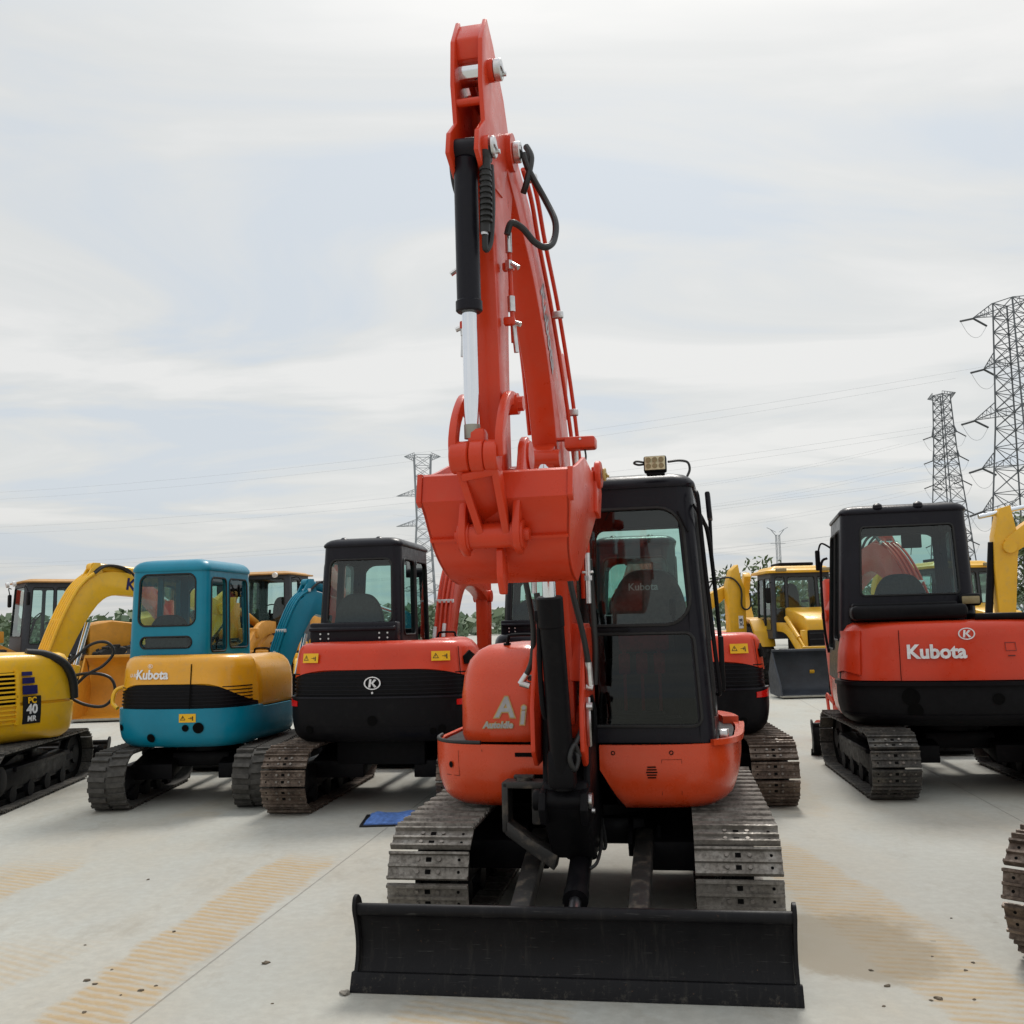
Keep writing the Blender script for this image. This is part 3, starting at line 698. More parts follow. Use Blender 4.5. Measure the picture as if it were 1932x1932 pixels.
def excavator(name, label, cat, loc, yaw, hyaw, scale=1, facing='rear', cols=None, gauge=1.96, tw=.40, L=1.95, tstyle='steel', tmat='track', boom=None, cab=None, group=None, art=None, band=(1.0, 1.25, .10), hoodtop=1.5, cabin=True, seatmat='seat', yc=.36, plan_pts=None, spec=None, blade_y=-1.85, shift=0.0):
    c_ = dict(hood='red', skirt='red', cwt='black', band='grille', cab='cabblack', boom='red'); c_.update(cols or {})
    base = 180 if facing == 'rear' else 0
    root = empty(name, loc, R(base - yaw), scale); tag(root, label, cat, group); rel = R(yaw - hyaw)
    def turn(o): o.rotation_euler.z = rel; return o
    undercarriage(root, gauge, tw, L, tstyle, tmat, blade_y=blade_y, shift=shift)
    plan = Plan(plan_pts or (PLANPTS if facing == 'front' else PLANREAR)); P = PROF if facing == 'front' else PROFR
    # deck
    mb = MB(); full = [tuple(plan.at(i * plan.L / 90)) for i in range(90)]
    full = [p for p in full]
    blk = [(.615, .22), (.64, .13), (.69, .07), (.78, .03), (.90, .022), (.955, .03)]
    def notch(p):   # leave room for the boom bracket at the front
        return (p[0], max(p[1], -.62)) if -.36 < p[0] < .12 else p
    block(mb, [notch(p) for p in full], blk); deck = turn(mb.build('swing_deck', 'black', root, smooth=40))
    # side and front skirts
    uR = plan.near(.87, yc); uL = plan.near(-.87, yc); f1 = plan.near(.135, -.88); f0 = plan.near(-.10, -.88) 
    def zl_left(u):
        x = plan.at(u).x; y = plan.at(u).y
        if y > 0 or x < -.40: return .62
        t = min(1, (x + .40) / .12); return .62 + .19 * math.sqrt(max(0, 1 - (1 - t) ** 2))
    def zl_right(u):
        x = plan.at(u).x; y = plan.at(u).y
        if y > 0 or x > .26: return .62
        return .62 + .22 * (1 - max(0, (x - .135) / .125)) ** 1.0
    nzs = 12
    mb = MB(); panel(mb, plan, f1, uR, zl_right, .965, P, .012, .03, 44, nzs); sk = turn(mb.build('deck_skirt', c_['skirt'], root, smooth=50))
    mb = MB(); panel(mb, plan, uL, f0, zl_left, .965, P, .012, .03, 44, nzs); sk2 = turn(mb.build('deck_skirt', c_['skirt'], root, smooth=50))
    # counterweight, grille band, hood
    z1, z2, arch = band
    mb = MB(); panel(mb, plan, uR + .01, uL - .01, .60, z1, P, .020, .10, 70, 12); cw = turn(mb.build('counterweight', c_['cwt'], root, smooth=50))
    lp = clip_loop(plan, lambda p: p.y > yc)
    if facing == 'front': lp = [(min(p[0], .70), p[1]) for p in lp]
    mb = MB(); block(mb, lp, [(.95, .02), (z1, .012), (z2 + .05, lerp_prof(P, z2) + .008)]); bd = turn(mb.build('engine_grille', c_['band'], root, smooth=40))
    hx = max(p[0] for p in lp)
    def zf(i, p): return -arch * max(0, (abs(p[0]) / hx - .45) / .55) ** 2.2 if i == 0 else 0
    mb = MB(); ht = hoodtop; block(mb, lp, [(z2, lerp_prof(P, z2) - .008), (ht - .15, .028), (ht - .075, .042), (ht - .030, .070), (ht - .008, .115), (ht, .19)], zf); hood = turn(mb.build('engine_hood', c_['hood'], root, smooth=50))
    uB = plan.near(0, 1.0)
    if c_['band'] == 'grille':
        g = MB()
        for k in range(6):
            z = z1 + .03 + (z2 - z1 - .02) * k / 6.5; panel(g, plan, uB - .95, uB + .95, z, z + .010, P, .004, .012, 40, 1)
        g.build('grille_slat', 'grille', bd, smooth=0)
    # side cover at the front left
    cover = yc > 0
    mb = MB(); ls = rrect2(-.70, (-.11 if facing == 'front' else -.185), -.775, yc + .05, .21, 8)
    sc_ = None
    if cover:
        block(mb, ls, [(.968, .01), (1.0, .0), (1.22, .0), (1.34, .018), (1.42, .05), (1.475, .10), (1.505, .165), (1.512, .21)]); sc_ = turn(mb.build('side_cover', c_.get('cover', c_['hood']), root, smooth=60))
        tr = MB(); tr.tube([(p[0] * 1.0, p[1], .975) for p in plan_front_arc(plan, -.84, -.52)], .011, 8, 0); tr.build('cover_trim', 'rubber', sc_)
        hd = MB(); hd.tube([(-.42, -.60, 1.49), (-.41, -.61, 1.545), (-.39, -.61, 1.56), (-.26, -.61, 1.56), (-.235, -.61, 1.545), (-.225, -.60, 1.49)], .011, 8, 2); hd.cyl((-.42, -.60, 1.495), (-.42, -.60, 1.515), .022, n=12); hd.cyl((-.225, -.60, 1.495), (-.225, -.60, 1.515), .022, n=12); hd.build('grab_handle', 'black', sc_)
    # cab
    if cabin:
        k = dict(x0=-.115, x1=.755, y0=-.80, y1=.44, z0=.968, z1=2.37, ins=(.02, .075, .05, .06), r=.085); k.update({a: b for a, b in (cab or {}).items() if a in ('x0', 'x1', 'y0', 'y1', 'z0', 'z1', 'ins', 'r', 'roofh', 'roof')})
        W_ = k['x1'] - k['x0'] - 2 * k['r']; D_ = k['y1'] - k['y0'] - 2 * k['r']; zt = k['z1']
        ho = dict(F=[(-.045, W_ + .02, 1.60, zt - .12, .15), (-.03, W_ + .02, 1.055, 1.555, .05, 'glassdark')],
                  R=[(.02, D_ * .50, 1.10, zt - .13, .07), (D_ * .55, D_ - .01, 1.50, zt - .13, .07)],
                  B=[(0.0, W_ + .0, 1.66, zt - .13, .07)],
                  L=[(.03, D_ * .46, 1.55, zt - .13, .07), (D_ * .51, D_ - .03, 1.25, zt - .13, .07)])
        ho.update((cab or {}).get('holes', {}))
        cs_, wp = cab_shell(root, k['x0'], k['x1'], k['y0'], k['y1'], k['z0'], zt, k['ins'], k['r'], ho, c_['cab'], roofh=k.get('roofh', .09), roof=k.get('roof'))
        turn(cs_); xm = (k['x0'] + k['x1']) / 2
        seat(cs_, xm + .02, (k['y0'] + k['y1']) / 2 + .22, 1.22, -1, seatmat, (cab or {}).get('backmat'), .74, .50)
        q = MB(); q.box((k['x1'] - .14, -.10, 1.30), (.14, .55, .44), .03); q.box((k['x0'] + .14, -.10, 1.30), (.12, .5, .40), .03)
        for sx in (-.22, .22): q.cyl((xm + sx, -.30, 1.44), (xm + sx * .96, -.36, 1.66), .011, n=8); q.box((xm + sx * .95, -.37, 1.70), (.04, .04, .10), .015)
        q.box((xm, k['y0'] + .16, 1.06), (.5, .16, .06), .01); q.box((k['x1'] - .12, k['y0'] + .22, 1.52), (.12, .10, .16), .02); q.build('control_console', 'blackmatte', cs_, smooth=50)
        q = MB(); q.box((xm - .28, k['y0'] + .09, zt - .20), (.20, .03, .14), .01); q.tube([(xm - .28, k['y0'] + .08, zt - .26), (xm - .27, k['y0'] + .07, zt - .34)], .004, 6, 0); q.build('sun_visor', 'blackmatte', cs_)
        q = MB()
        for a in (-.18, .18): q.lathe([(.045, 0), (.04, .03), (.015, .045)], (xm + a, k['y1'] - .16, zt + .05), (0, .2, 1), 14)
        q.build('roof_vent', c_['cab'] if c_['cab'] != 'teal' else 'teal', cs_)
    # decals on the rear
    A_ = art or {}
    if A_.get('caution'):
        for du in A_['caution']:
            d = MB(); caution(d, plan, uB + du, A_.get('cz', 1.36), P); d.build('caution_sticker', ['sticker', 'ink'], hood if A_.get('cz', 1.36) > 1.2 else cw, smooth=0, recalc=False)
    if A_.get('emblem'):
        du, z, s_ = A_['emblem']; d = MB(); wrap(d, plan, emblem_geo(s_), uB + du, z, P, .020); d.build('emblem', 'white', hood if z > z2 else bd, smooth=0, recalc=False)
    if A_.get('text'):
        for body, du, z, s_, mt in A_['text']:
            d = MB(); wrap(d, plan, text_geo(body, s_, s_ * .035), uB + du, z, P, .020); d.build('lettering', mt, hood if z > z2 - .02 else bd, smooth=0, recalc=False)
    if A_.get('reflector'):
        for sx in (-1, 1):
            u = uB + sx * A_['reflector']; d = MB(); panel(d, plan, u - .11, u + .11, lambda q: .925 + (.0 if True else 0), lambda q, u=u, sx=sx: .985 + .012 * sx * (q - u) / .11, P, .028, .02, 8, 2); d.build('reflector', 'reflector', cw)
    for du, z, r_ in A_.get('ports', [(0, .80, .045), (.62, .72, .035), (.54, .70, .03), (-.62, .72, .035)]):
        d = MB(); wrap(d, plan, disc_geo(r_, 18), uB + du, z, P, .030)
        d.build('tie_down_hole', 'hole', cw, smooth=0, recalc=False)
    d = MB()
    for z in (1.0,): panel(d, plan, uB - 1.1, uB + 1.1, z1 - .004, z1 + .012, P, .026, .02, 50, 1)
    if c_['cwt'] == 'black': d.build('body_seam', 'cabblack', cw)
    if boom: goose(root, rel, paint_=c_['boom'], **boom)
    return dict(root=root, rel=rel, turn=turn, plan=plan, cab=cs_ if cabin else None, hood=hood, cw=cw, deck=deck, skR=sk, skL=sk2, cover=sc_)
def plan_front_arc(plan, xa, xb):
    u0, u1 = plan.near(-.86, -.45), plan.near(xb, -.85); return [tuple(plan.at(u0 + (u1 - u0) * i / 14) + plan.nrm(u0 + (u1 - u0) * i / 14) * .004) for i in range(15)]
M['blademud'] = paint('mud_splashed_black_paint', (.030, .028, .026), .55, .05, .4, (.20, .16, .12), .75)
M['chromedull'] = flat('dull_rod', (.45, .45, .47), .3, 1, 30, .2, .0004)
# ================================================================== ground
def ground():
    g = MB(); g.raw([(-3000, -400, 0), (3000, -400, 0), (3000, 5000, 0), (-3000, 5000, 0)], [(0, 1, 2, 3)])
    m, n, p = new_mat('concrete_yard')
    tc = n.nodes.new('ShaderNodeTexCoord'); P = tc.outputs['Object']
    def mt(op, a, b=None, c=None, clamp=False):
        q = n.nodes.new('ShaderNodeMath'); q.operation = op; q.use_clamp = clamp
        for i, v in enumerate((a, b, c)):
            if v is None: continue
            if isinstance(v, (int, float)): q.inputs[i].default_value = v
            else: lk(n, v, q.inputs[i])
        return q.outputs[0]
    def noi(s, d=5, r=.6, stretch=(1, 1, 1), rot=0, dist=0):
        mp = n.nodes.new('ShaderNodeMapping'); mp.inputs['Scale'].default_value = stretch; mp.inputs['Rotation'].default_value = (0, 0, R(rot)); lk(n, P, mp.inputs[0])
        z = n.nodes.new('ShaderNodeTexNoise'); z.inputs['Scale'].default_value = s; z.inputs['Detail'].default_value = d; z.inputs['Roughness'].default_value = r; z.inputs['Distortion'].default_value = dist
        lk(n, mp.outputs[0], z.inputs[0]); return z.outputs[0]
    def smooth(x, a, b):
        q = n.nodes.new('ShaderNodeMapRange'); q.interpolation_type = 'SMOOTHSTEP'; lk(n, x, q.inputs[0]) 
        q.inputs[1].default_value = a; q.inputs[2].default_value = b; return q.outputs[0]
    big = noi(.22, 4, .55); mid = noi(1.1, 6, .62, (1, .45, 1), 10); fine = noi(16, 6, .7); grit = noi(120, 3, .6)
    base = ramp(n, big, [(.3, (.385, .387, .350)), (.7, (.475, .477, .435))])
    base = mixc(n, ramp(n, mid, [(.42, (0, 0, 0)), (.72, (.65, .65, .65))]), base, (.43, .375, .29))
    base = mixc(n, ramp(n, noi(.8, 5, .6, (1, .6, 1), -30), [(.5, (0, 0, 0)), (.8, (.5, .5, .5))]), base, (.33, .335, .325))
    base = mixc(n, ramp(n, fine, [(.40, (.35, .35, .35)), (.62, (0, 0, 0))]), base, (.28, .27, .235))
    # printed mud left by crawler tracks: strips with their own outline, ribbed across
    sx = n.nodes.new('ShaderNodeSeparateXYZ'); lk(n, P, sx.inputs[0]); X, Y = sx.outputs[0], sx.outputs[1]
    wob = mt('MULTIPLY', mt('SUBTRACT', noi(2.2, 5, .7), .5), .30); wobf = mt('MULTIPLY', mt('SUBTRACT', noi(9, 4, .7), .5), .14)
    ribs = None; mask = None
    def strip(x0, y0, ang, half, ya, yb, amt, soft=.10):
        nonlocal mask
        c, s_ = math.cos(R(ang)), math.sin(R(ang))
        dx = mt('SUBTRACT', X, x0); dy = mt('SUBTRACT', Y, y0)
        a = mt('ADD', mt('SUBTRACT', mt('MULTIPLY', dx, c), mt('MULTIPLY', dy, s_)), mt('ADD', wob, wobf)); l = mt('ADD', mt('ADD', mt('MULTIPLY', dx, s_), mt('MULTIPLY', dy, c)), mt('MULTIPLY', wob, 2.0))
        m1 = mt('SUBTRACT', 1.0, smooth(mt('ABSOLUTE', a), half - soft * .5, half + soft * .4)); m2 = mt('MULTIPLY', smooth(l, ya - .15, ya + .15), mt('SUBTRACT', 1.0, smooth(l, yb - .35, yb + .25)))
        rb = mt('MULTIPLY_ADD', mt('SINE', mt('MULTIPLY', mt('ADD', mt('ADD', mt('MULTIPLY', dx, s_), mt('MULTIPLY', dy, c)), mt('ADD', mt('MULTIPLY', dx, .35), mt('MULTIPLY', wobf, .45))), 2 * math.pi / .068)), .5, .5)
        k = mt('MULTIPLY', mt('MULTIPLY', mt('MULTIPLY', m1, m2), amt), mt('MULTIPLY_ADD', rb, .75, .30))
        mask = k if mask is None else mt('MAXIMUM', mask, k)
    strip(-1.86, 4.7, 7.0, .22, -1.0, 2.75, .95)
    strip(-3.45, 7.0, 8.0, .30, -2.0, .45, .75)
    strip(-.18, 4.3, 6, .36, -2.0, .22, .85)
    strip(1.92, 5.0, -4, .26, -1.0, 2.6, .75)
    strip(3.6, 5.6, 20, .22, -2.0, 2.2, .40)
    strip(-3.0, 3.6, 14, .3, -1.5, 2.0, .40)
    strip(2.6, 10, 9, .22, -1.5, 3, .3); strip(-2.6, 11, 9, .22, -2, 3, .3)
    patch = ramp(n, noi(1.6, 6, .68), [(.32, (.25, .25, .25)), (.50, (1, 1, 1))])
    mk = mt('MULTIPLY', mask, patch)
    mk = mt('MULTIPLY', mk, ramp(n, noi(5, 6, .75, (1, 1.6, 1)), [(.30, (.45, .45, .45)), (.55, (1.15, 1.15, 1.15))]))
    base = mixc(n, mt('MULTIPLY', mk, 1.1, clamp=True), base, mixc(n, noi(6, 5, .7), (.35, .245, .135), (.475, .37, .225)))
    # damp dirty patch beside the blade
    dx = mt('DIVIDE', mt('SUBTRACT', X, 1.62), .42); dy = mt('DIVIDE', mt('SUBTRACT', Y, 5.22), .55)
    rad = mt('ADD', mt('SQRT', mt('ADD', mt('MULTIPLY', dx, dx), mt('MULTIPLY', dy, dy))), mt('MULTIPLY', mt('SUBTRACT', noi(2.4, 6, .7), .5), 1.5))
    st = mt('SUBTRACT', 1.0, smooth(rad, .75, 1.15)); base = mixc(n, mt('MULTIPLY', st, .62), base, (.235, .185, .115))
    # scattered crumbs of dry mud as stains
    v = n.nodes.new('ShaderNodeTexVoronoi'); v.inputs['Scale'].default_value = 3.2; lk(n, P, v.inputs['Vector'])
    cr_ = mt('MULTIPLY', mt('SUBTRACT', 1.0, smooth(mt('ADD', v.outputs['Distance'], mt('MULTIPLY', mt('SUBTRACT', noi(30, 4, .7), .5), .16)), .03, .06)), smooth(noi(.7, 3), .52, .62)); base = mixc(n, mt('MULTIPLY', cr_, .7), base, (.13, .105, .07))
    # saw-cut slab joints
    cr2 = ramp(n, noi(2.6, 7, .75, (1, .5, 1), 25), [(.55, (0, 0, 0)), (.68, (.5, .5, .5))]); base = mixc(n, cr2, base, (.30, .275, .225)); th = R(8); A = mt('SUBTRACT', mt('MULTIPLY', X, math.cos(th)), mt('MULTIPLY', Y, math.sin(th))); B = mt('ADD', mt('MULTIPLY', X, math.sin(th)), mt('MULTIPLY', Y, math.cos(th)))
    def joint(q, off, per, wd): 
        f_ = mt('ABSOLUTE', mt('SUBTRACT', mt('FRACT', mt('DIVIDE', mt('SUBTRACT', q, off - per / 2), per)), .5)); return mt('SUBTRACT', 1.0, smooth(mt('MULTIPLY', f_, per), wd * .5, wd))
    aw = mt('ADD', A, mt('MULTIPLY', mt('SUBTRACT', noi(30, 3), .5), .006))
    j = mt('MAXIMUM', joint(aw, -2.245, 5.0, .0055), joint(B, 13.2, 60.0, .006)); base = mixc(n, mt('MULTIPLY', j, .45), base, (.16, .15, .13))
    lk(n, base, p.inputs['Base Color']); lk(n, ramp(n, fine, [(.3, (.62,) * 3), (.7, (.9,) * 3)]), p.inputs['Roughness']); p.inputs['Specular IOR Level'].default_value = .3
    hgt = mt('ADD', mt('ADD', mt('MULTIPLY', fine, .25), mt('MULTIPLY', grit, .12)), mt('SUBTRACT', mt('MULTIPLY', mk, .9), mt('MULTIPLY', j, 1.0))); bump(n, p, hgt, .007, .8)
    o = g.build('ground', m, None, smooth=0); tag(o, kind='structure'); return o
ground()

# low blue hills and the far wood
def hills():
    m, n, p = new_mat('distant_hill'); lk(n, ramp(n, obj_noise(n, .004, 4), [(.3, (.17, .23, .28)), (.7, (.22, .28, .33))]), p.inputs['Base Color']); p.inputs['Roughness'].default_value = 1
    g = MB(); prof = []; N = 70
    for i in range(N + 1):
        x = -2200 + 4400 * i / N; h = 8 + 20 * max(0, noise.noise(Vector((x * .0016, 3.3, 0))) + .25) + 5 * noise.noise(Vector((x * .008, 1, 0))) + 26 * math.exp(-((x - 330) / 260) ** 2)
        prof.append((x, h))
    rows = [[(x, 1500, -1) for x, h in prof], [(x, 1560, h * .7) for x, h in prof], [(x, 1640, h) for x, h in prof], [(x, 1800, h * .9) for x, h in prof], [(x, 2200, -1) for x, h in prof]]
    g.grid(rows); tag(g.build('hills', m), kind='structure')
hills()
def leaf_mat(name, a, b, c):
    m, n, p = new_mat(name)
    oi = n.nodes.new('ShaderNodeNewGeometry'); lk(n, ramp(n, oi.outputs['Random Per Island'], [(0, a), (.5, b), (1, c)]), p.inputs['Base Color']); p.inputs['Roughness'].default_value = .6
    return m
M['leaf'] = leaf_mat('leaf_green', (.035, .060, .018), (.065, .10, .03), (.11, .15, .05)); M['leafhaze'] = leaf_mat('hazed_leaf_green', (.08, .13, .07), (.12, .17, .09), (.15, .20, .11)); M['bark'] = flat('tree_bark', (.07, .055, .04), .9, 0, 8, .3, .004)  # distant foliage is lightened, so its colour carries the haze
def leaves(mb, cen, rad, n, size, rnd, squash=.8):
    blobs = []
    for k in range(9):
        a = rnd.uniform(0, 6.28); e = rnd.uniform(-.6, 1.0); q = rnd.uniform(.3, .72); blobs.append((Vector(cen) + Vector((math.cos(a) * rad * q, math.sin(a) * rad * q, e * rad * squash * .7)), rad * rnd.uniform(.28, .5)))
    for i in range(n):
        c, r_ = blobs[rnd.randrange(len(blobs))]
        d = Vector((rnd.gauss(0, 1), rnd.gauss(0, 1), rnd.gauss(0, 1))).normalized() * r_ * rnd.random() ** .4
        q = c + d; u = Vector((rnd.gauss(0, 1), rnd.gauss(0, 1), rnd.gauss(0, 1))).normalized(); w_ = u.orthogonal().normalized(); s_ = size * rnd.uniform(.6, 1.4)
        mb.raw([q - u * s_, q + w_ * s_ * .5, q + u * s_, q - w_ * s_ * .5], [(0, 1, 2, 3)])
def tree(loc, h, r_, label, seed, n=1500, size=.16, mat='leaf', group=None, shrub=False):
    rnd = random.Random(seed); t = empty('tree', loc); tag(t, label, 'tree', group)
    b = MB(); th = h * (.45 if not shrub else .25); b.tube([(0, 0, -.05), (.05, 0, th * .5), (0, .05, th), (.1, 0, h * .75)], .035 * h * .5, 8)
    for k in range(5):
        a = rnd.uniform(0, 6.28); b.tube([(0, 0, th * .8), (math.cos(a) * r_ * .3, math.sin(a) * r_ * .3, th * 1.2), (math.cos(a) * r_ * .7, math.sin(a) * r_ * .7, h * rnd.uniform(.6, .9))], .012 * h * .5, 6)
    b.build('trunk', 'bark', t); c = MB(); leaves(c, (0, 0, h * (.62 if not shrub else .5)), r_, n, size, rnd, squash=.9 * h * .5 / r_); c.build('crown', mat, t, smooth=0, recalc=False); return t
def far_wood():
    rnd = random.Random(5); g = MB()
    for i in range(9000):
        x = rnd.uniform(-190, 200); y = 170 + rnd.uniform(-8, 14); hh = 3.2 + 2.6 * noise.noise(Vector((x * .06, 0, 0))) + 1.6 * noise.noise(Vector((x * .3, 5, 0))) + 1.6
        q = Vector((x, y, rnd.random() ** .7 * hh)); u = Vector((rnd.gauss(0, 1), rnd.gauss(0, 1), rnd.gauss(0, 1))).normalized(); w_ = u.orthogonal().normalized(); s_ = rnd.uniform(.5, 1.3)
        g.raw([q - u * s_, q + w_ * s_ * .7, q + u * s_, q - w_ * s_ * .7], [(0, 1, 2, 3)])
    tag(g.build('far_wood', 'leafhaze', None, smooth=0, recalc=False), kind='stuff')
far_wood()
tree((13.6, 55, 0), 4.8, 2.9, 'rounded green bush just right of the main cab beneath the folded yellow digger arm', 3, 1600, .17, shrub=True)
tree((18.2, 62, 0), 4.6, 2.8, 'low green tree between the folded digger arm and the backhoe loader cab', 4, 1500, .17, shrub=True)
tree((22.5, 58, 0), 4.6, 3.0, 'green tree seen through the cab glass of the backhoe loader with the dark bucket', 9, 1500, .17, shrub=True)
tree((15.9, 30, 0), 4.7, 1.9, 'leafy green tree at the right edge behind the yellow arm', 5, 2600, .10)
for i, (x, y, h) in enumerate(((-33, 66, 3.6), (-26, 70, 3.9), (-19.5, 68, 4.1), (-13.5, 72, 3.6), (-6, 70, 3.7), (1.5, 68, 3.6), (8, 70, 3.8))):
    tree((x, y, 0), h * .72, 3.0, ('first', 'second', 'third', 'fourth', 'fifth', 'sixth', 'seventh')[i] + ' bushy green tree from the left in the row beyond the yard', 20 + i, 900, .20, 'leafhaze', group='trees in the row beyond the yard', shrub=True)

# ================================================================== pylons and wires
def pylon(loc, H, base, top, waist, arms, rz, label, mat='galv', th=.16, name='pylon', panels=13, insul=(3.0, .16), spread=1.0):
    t = empty(name, loc, R(rz)); tag(t, label, 'pylon')
    def half(z): return base / 2 + (waist[1] / 2 - base / 2) * (z / waist[0]) if z < waist[0] else waist[1] / 2 + (top / 2 - waist[1] / 2) * ((z - waist[0]) / (H - waist[0]))
    b = MB(); zs = [0]
    for i in range(panels): zs.append(zs[-1] + max(half(zs[-1]) * 1.5, top * .8))
    k = H / zs[-1]; zs = [z * k for z in zs]
    cn = [(-1, -1), (1, -1), (1, 1), (-1, 1)]
    for i in range(len(zs) - 1):
        a, c = zs[i], zs[i + 1]; ha, hc = half(a), half(c)
        for q in range(4):
            p, r_ = cn[q], cn[(q + 1) % 4]
            A, B, C, D = (p[0] * ha, p[1] * ha, a), (r_[0] * ha, r_[1] * ha, a), (p[0] * hc, p[1] * hc, c), (r_[0] * hc, r_[1] * hc, c)
            b.bar(A, C, th * 1.25, th * 1.25); b.bar(A, D, th * .55, th * .55); b.bar(B, C, th * .55, th * .55); b.bar(C, D, th * .6, th * .6)
    b.build('lattice_tower', mat, t, smooth=0)
    for (z, ln, dz) in arms:
        h_ = half(z)
        for s in (-1, 1):
            c = MB(); e_ = (s * (h_ + ln), 0, z + dz)
            for yy in (-h_, h_):
                c.bar((s * h_, yy, z), e_, th * .6, th * .6); c.bar((s * h_, yy, z + 1.5 * spread), e_, th * .6, th * .6)
                n_ = 5
                for q in range(n_):
                    f0, f1 = q / n_, (q + 1) / n_; P_ = lambda f_, zz: (s * (h_ + ln * f_), yy * (1 - f_), zz + (z + dz - zz) * f_)
                    c.bar(P_(f0, z), P_(f1, z + 1.5 * spread), th * .35, th * .35); c.bar(P_(f0, z + 1.5 * spread), P_(f0, z), th * .35, th * .35)
            c.build('crossarm', mat, t, smooth=0)
            if insul and z < H - 1.0:
                for yy in (-1, 1):
                    i_ = MB(); i_.cyl((e_[0], 0, e_[2] - .1), (e_[0] + .0, yy * insul[0], e_[2] - .9), insul[1], n=8); i_.build('insulator', 'insul', t)
                i_ = MB(); i_.tube([(e_[0], -insul[0], e_[2] - .9), (e_[0], -insul[0] * .5, e_[2] - 2.6), (e_[0], 0, e_[2] - 3.1), (e_[0], insul[0] * .5, e_[2] - 2.6), (e_[0], insul[0], e_[2] - .9)], .03, 5); i_.build('jumper_wire', 'wire', t)
    return t
pylon((74.6, 145, 0), 47.5, 8.6, 3.2, (30, 4.4), [(46, 4.6, .8), (38.5, 3.2, 0), (31, 5.2, 0), (23.5, 4, 0), (17, 4, 0)], -62, 'tallest steel lattice pylon with wide crossarms at the right edge', 'galv', .17, panels=15)
pylon((88.0, 201, 0), 46, 7.4, 2.3, (34, 3.1), [(45, 2.2, .8), (38, 1.6, 0), (33, 1.6, 0), (28, 1.6, 0), (22, 1.6, 0), (16, 1.5, 0)], -62, 'middle sized lattice pylon left of the tallest one above the red and black excavator', 'galv', .17, panels=17, insul=(2.6, .12))
pylon((-23.3, 262, 0), 46.5, 6.5, 4.4, (30, 3.4), [(45.5, 2.6, .8), (36, 5.0, -.2), (28, 5.2, -.2), (20, 5.0, -.2), (11, 5.2, -.2)], 8, 'grey lattice pylon above the black cab, left of the raised bucket', 'galvhaze', .20, panels=16, insul=None)
# insulator strings of the left pylon hang from the arm ends
pt = pylon((137.5, 520, 0), 44.5, 2.0, 1.8, (20, 1.9), [], 5, 'tiny distant pylon with a forked top above the yellow backhoe loader', 'galvhaze', .14, panels=12, insul=None)
q = MB()
for s in (-1, 1): q.bar((s * .8, 0, 44), (s * 3.6, 0, 47.5), .3, .3); q.bar((s * .8, 0, 46), (s * 3.6, 0, 47.5), .2, .2); q.bar((s * 3.6, 0, 47.5), (s * 5.6, 0, 48.5), .22, .22); q.bar((0, 0, 40), (s * 4, 0, 40.2), .2, .2)
q.build('crossarm', 'galvhaze', pt, smooth=0)
def wire(a, b, sag, r_, label, group='power lines crossing the sky'):
    a, b = Vector(a), Vector(b); m = MB(); N = 24
    m.tube([a.lerp(b, i / N) - Vector((0, 0, 4 * sag * (i / N) * (1 - i / N))) for i in range(N + 1)], r_, 5, 0)
    tag(m.build('power_line', 'wire', None), label, 'power line', group)
for z0_, off, lv in ((38.0, 6, 'highest'), (30.5, 8, 'second highest'), (23, 6.5, 'third highest'), (16.5, 6, 'lowest')):
    for s in (-1, 1):
        dx, dy = math.cos(R(-62)) * s * (off * .75 + 1.5), math.sin(R(-62)) * s * (off * .75 + 1.5)
        wire((73.5 + dx - 3, 145 + dy - 1, z0_ - .9), (-330 + dx * .6, 300 + dy, z0_ + 16), 13, .013, '%s wire on the %s crossarms of the tallest pylon, running left across the sky' % (lv, 'nearer' if s > 0 else 'farther'))
for z0_, lv in ((37, 'highest'), (32, 'second highest'), (27, 'third highest'), (21, 'lowest')):
    for s in (-1, 1): wire((86.5 - 2.6 + s * 2.6, 201 - s * 4.8, z0_), (-23.3 + s * 8, 262, z0_ - 1), 5, .014, '%s wire from the %s side of the middle pylon to the left hand pylon' % (lv, 'nearer' if s > 0 else 'farther'))
# ================================================================== machines in the rows behind
Y_H = 10.1
ART_K = dict(caution=[-.62, .62], emblem=(0, 1.13, .058), reflector=.86)
def kub_boom(pin, swing, **kw): return dict(pin=pin, swing=swing, **kw)
# black-cab machine left of the raised bucket
H = excavator('excavator', 'red and black excavator with charcoal cab and oval badge, left of the raised red bucket', 'excavator', (-1.13, 10.1, 0), 7, 9, cols=dict(boom='red'), tmat='trackrust', art=ART_K,
    boom=dict(pin=(-.16, -.95, .85), swing=-4, cs=[(0, 0, .2), (.2, .55, .26), (.42, 1.05, .30), (.72, 1.36, .34), (1.15, 1.37, .26), (1.6, 1.28, .22), (1.9, 1.14, .18)], arm_len=1.3, arm_tilt=0, hoses=4, clampmat='white'), group='red and black compact excavators parked nose away', shift=.03, cab=dict(z1=2.42))
J = excavator('excavator', 'red and black excavator with charcoal cab, directly behind the central red excavator', 'excavator', (1.52, 10.05, 0), 5, 8, cols=dict(boom='red'), tmat='trackrust', art=ART_K,
    boom=dict(pin=(.05, -.95, .85), swing=12, arm_len=1.3, arm_tilt=0), group='red and black compact excavators parked nose away', shift=.07)
K = excavator('excavator', 'farther dark cab excavator seen between the raised bucket and the orange red side cover', 'excavator', (.62, 13.9, 0), 4, 6, cols=dict(boom='red', hood='cabblack', skirt='cabblack', cab='cabblack'), tmat='trackdark', art=dict(caution=[]),
    boom=dict(pin=(-.05, -.95, .85), swing=-8, arm_len=1.3, arm_tilt=0), group=None)
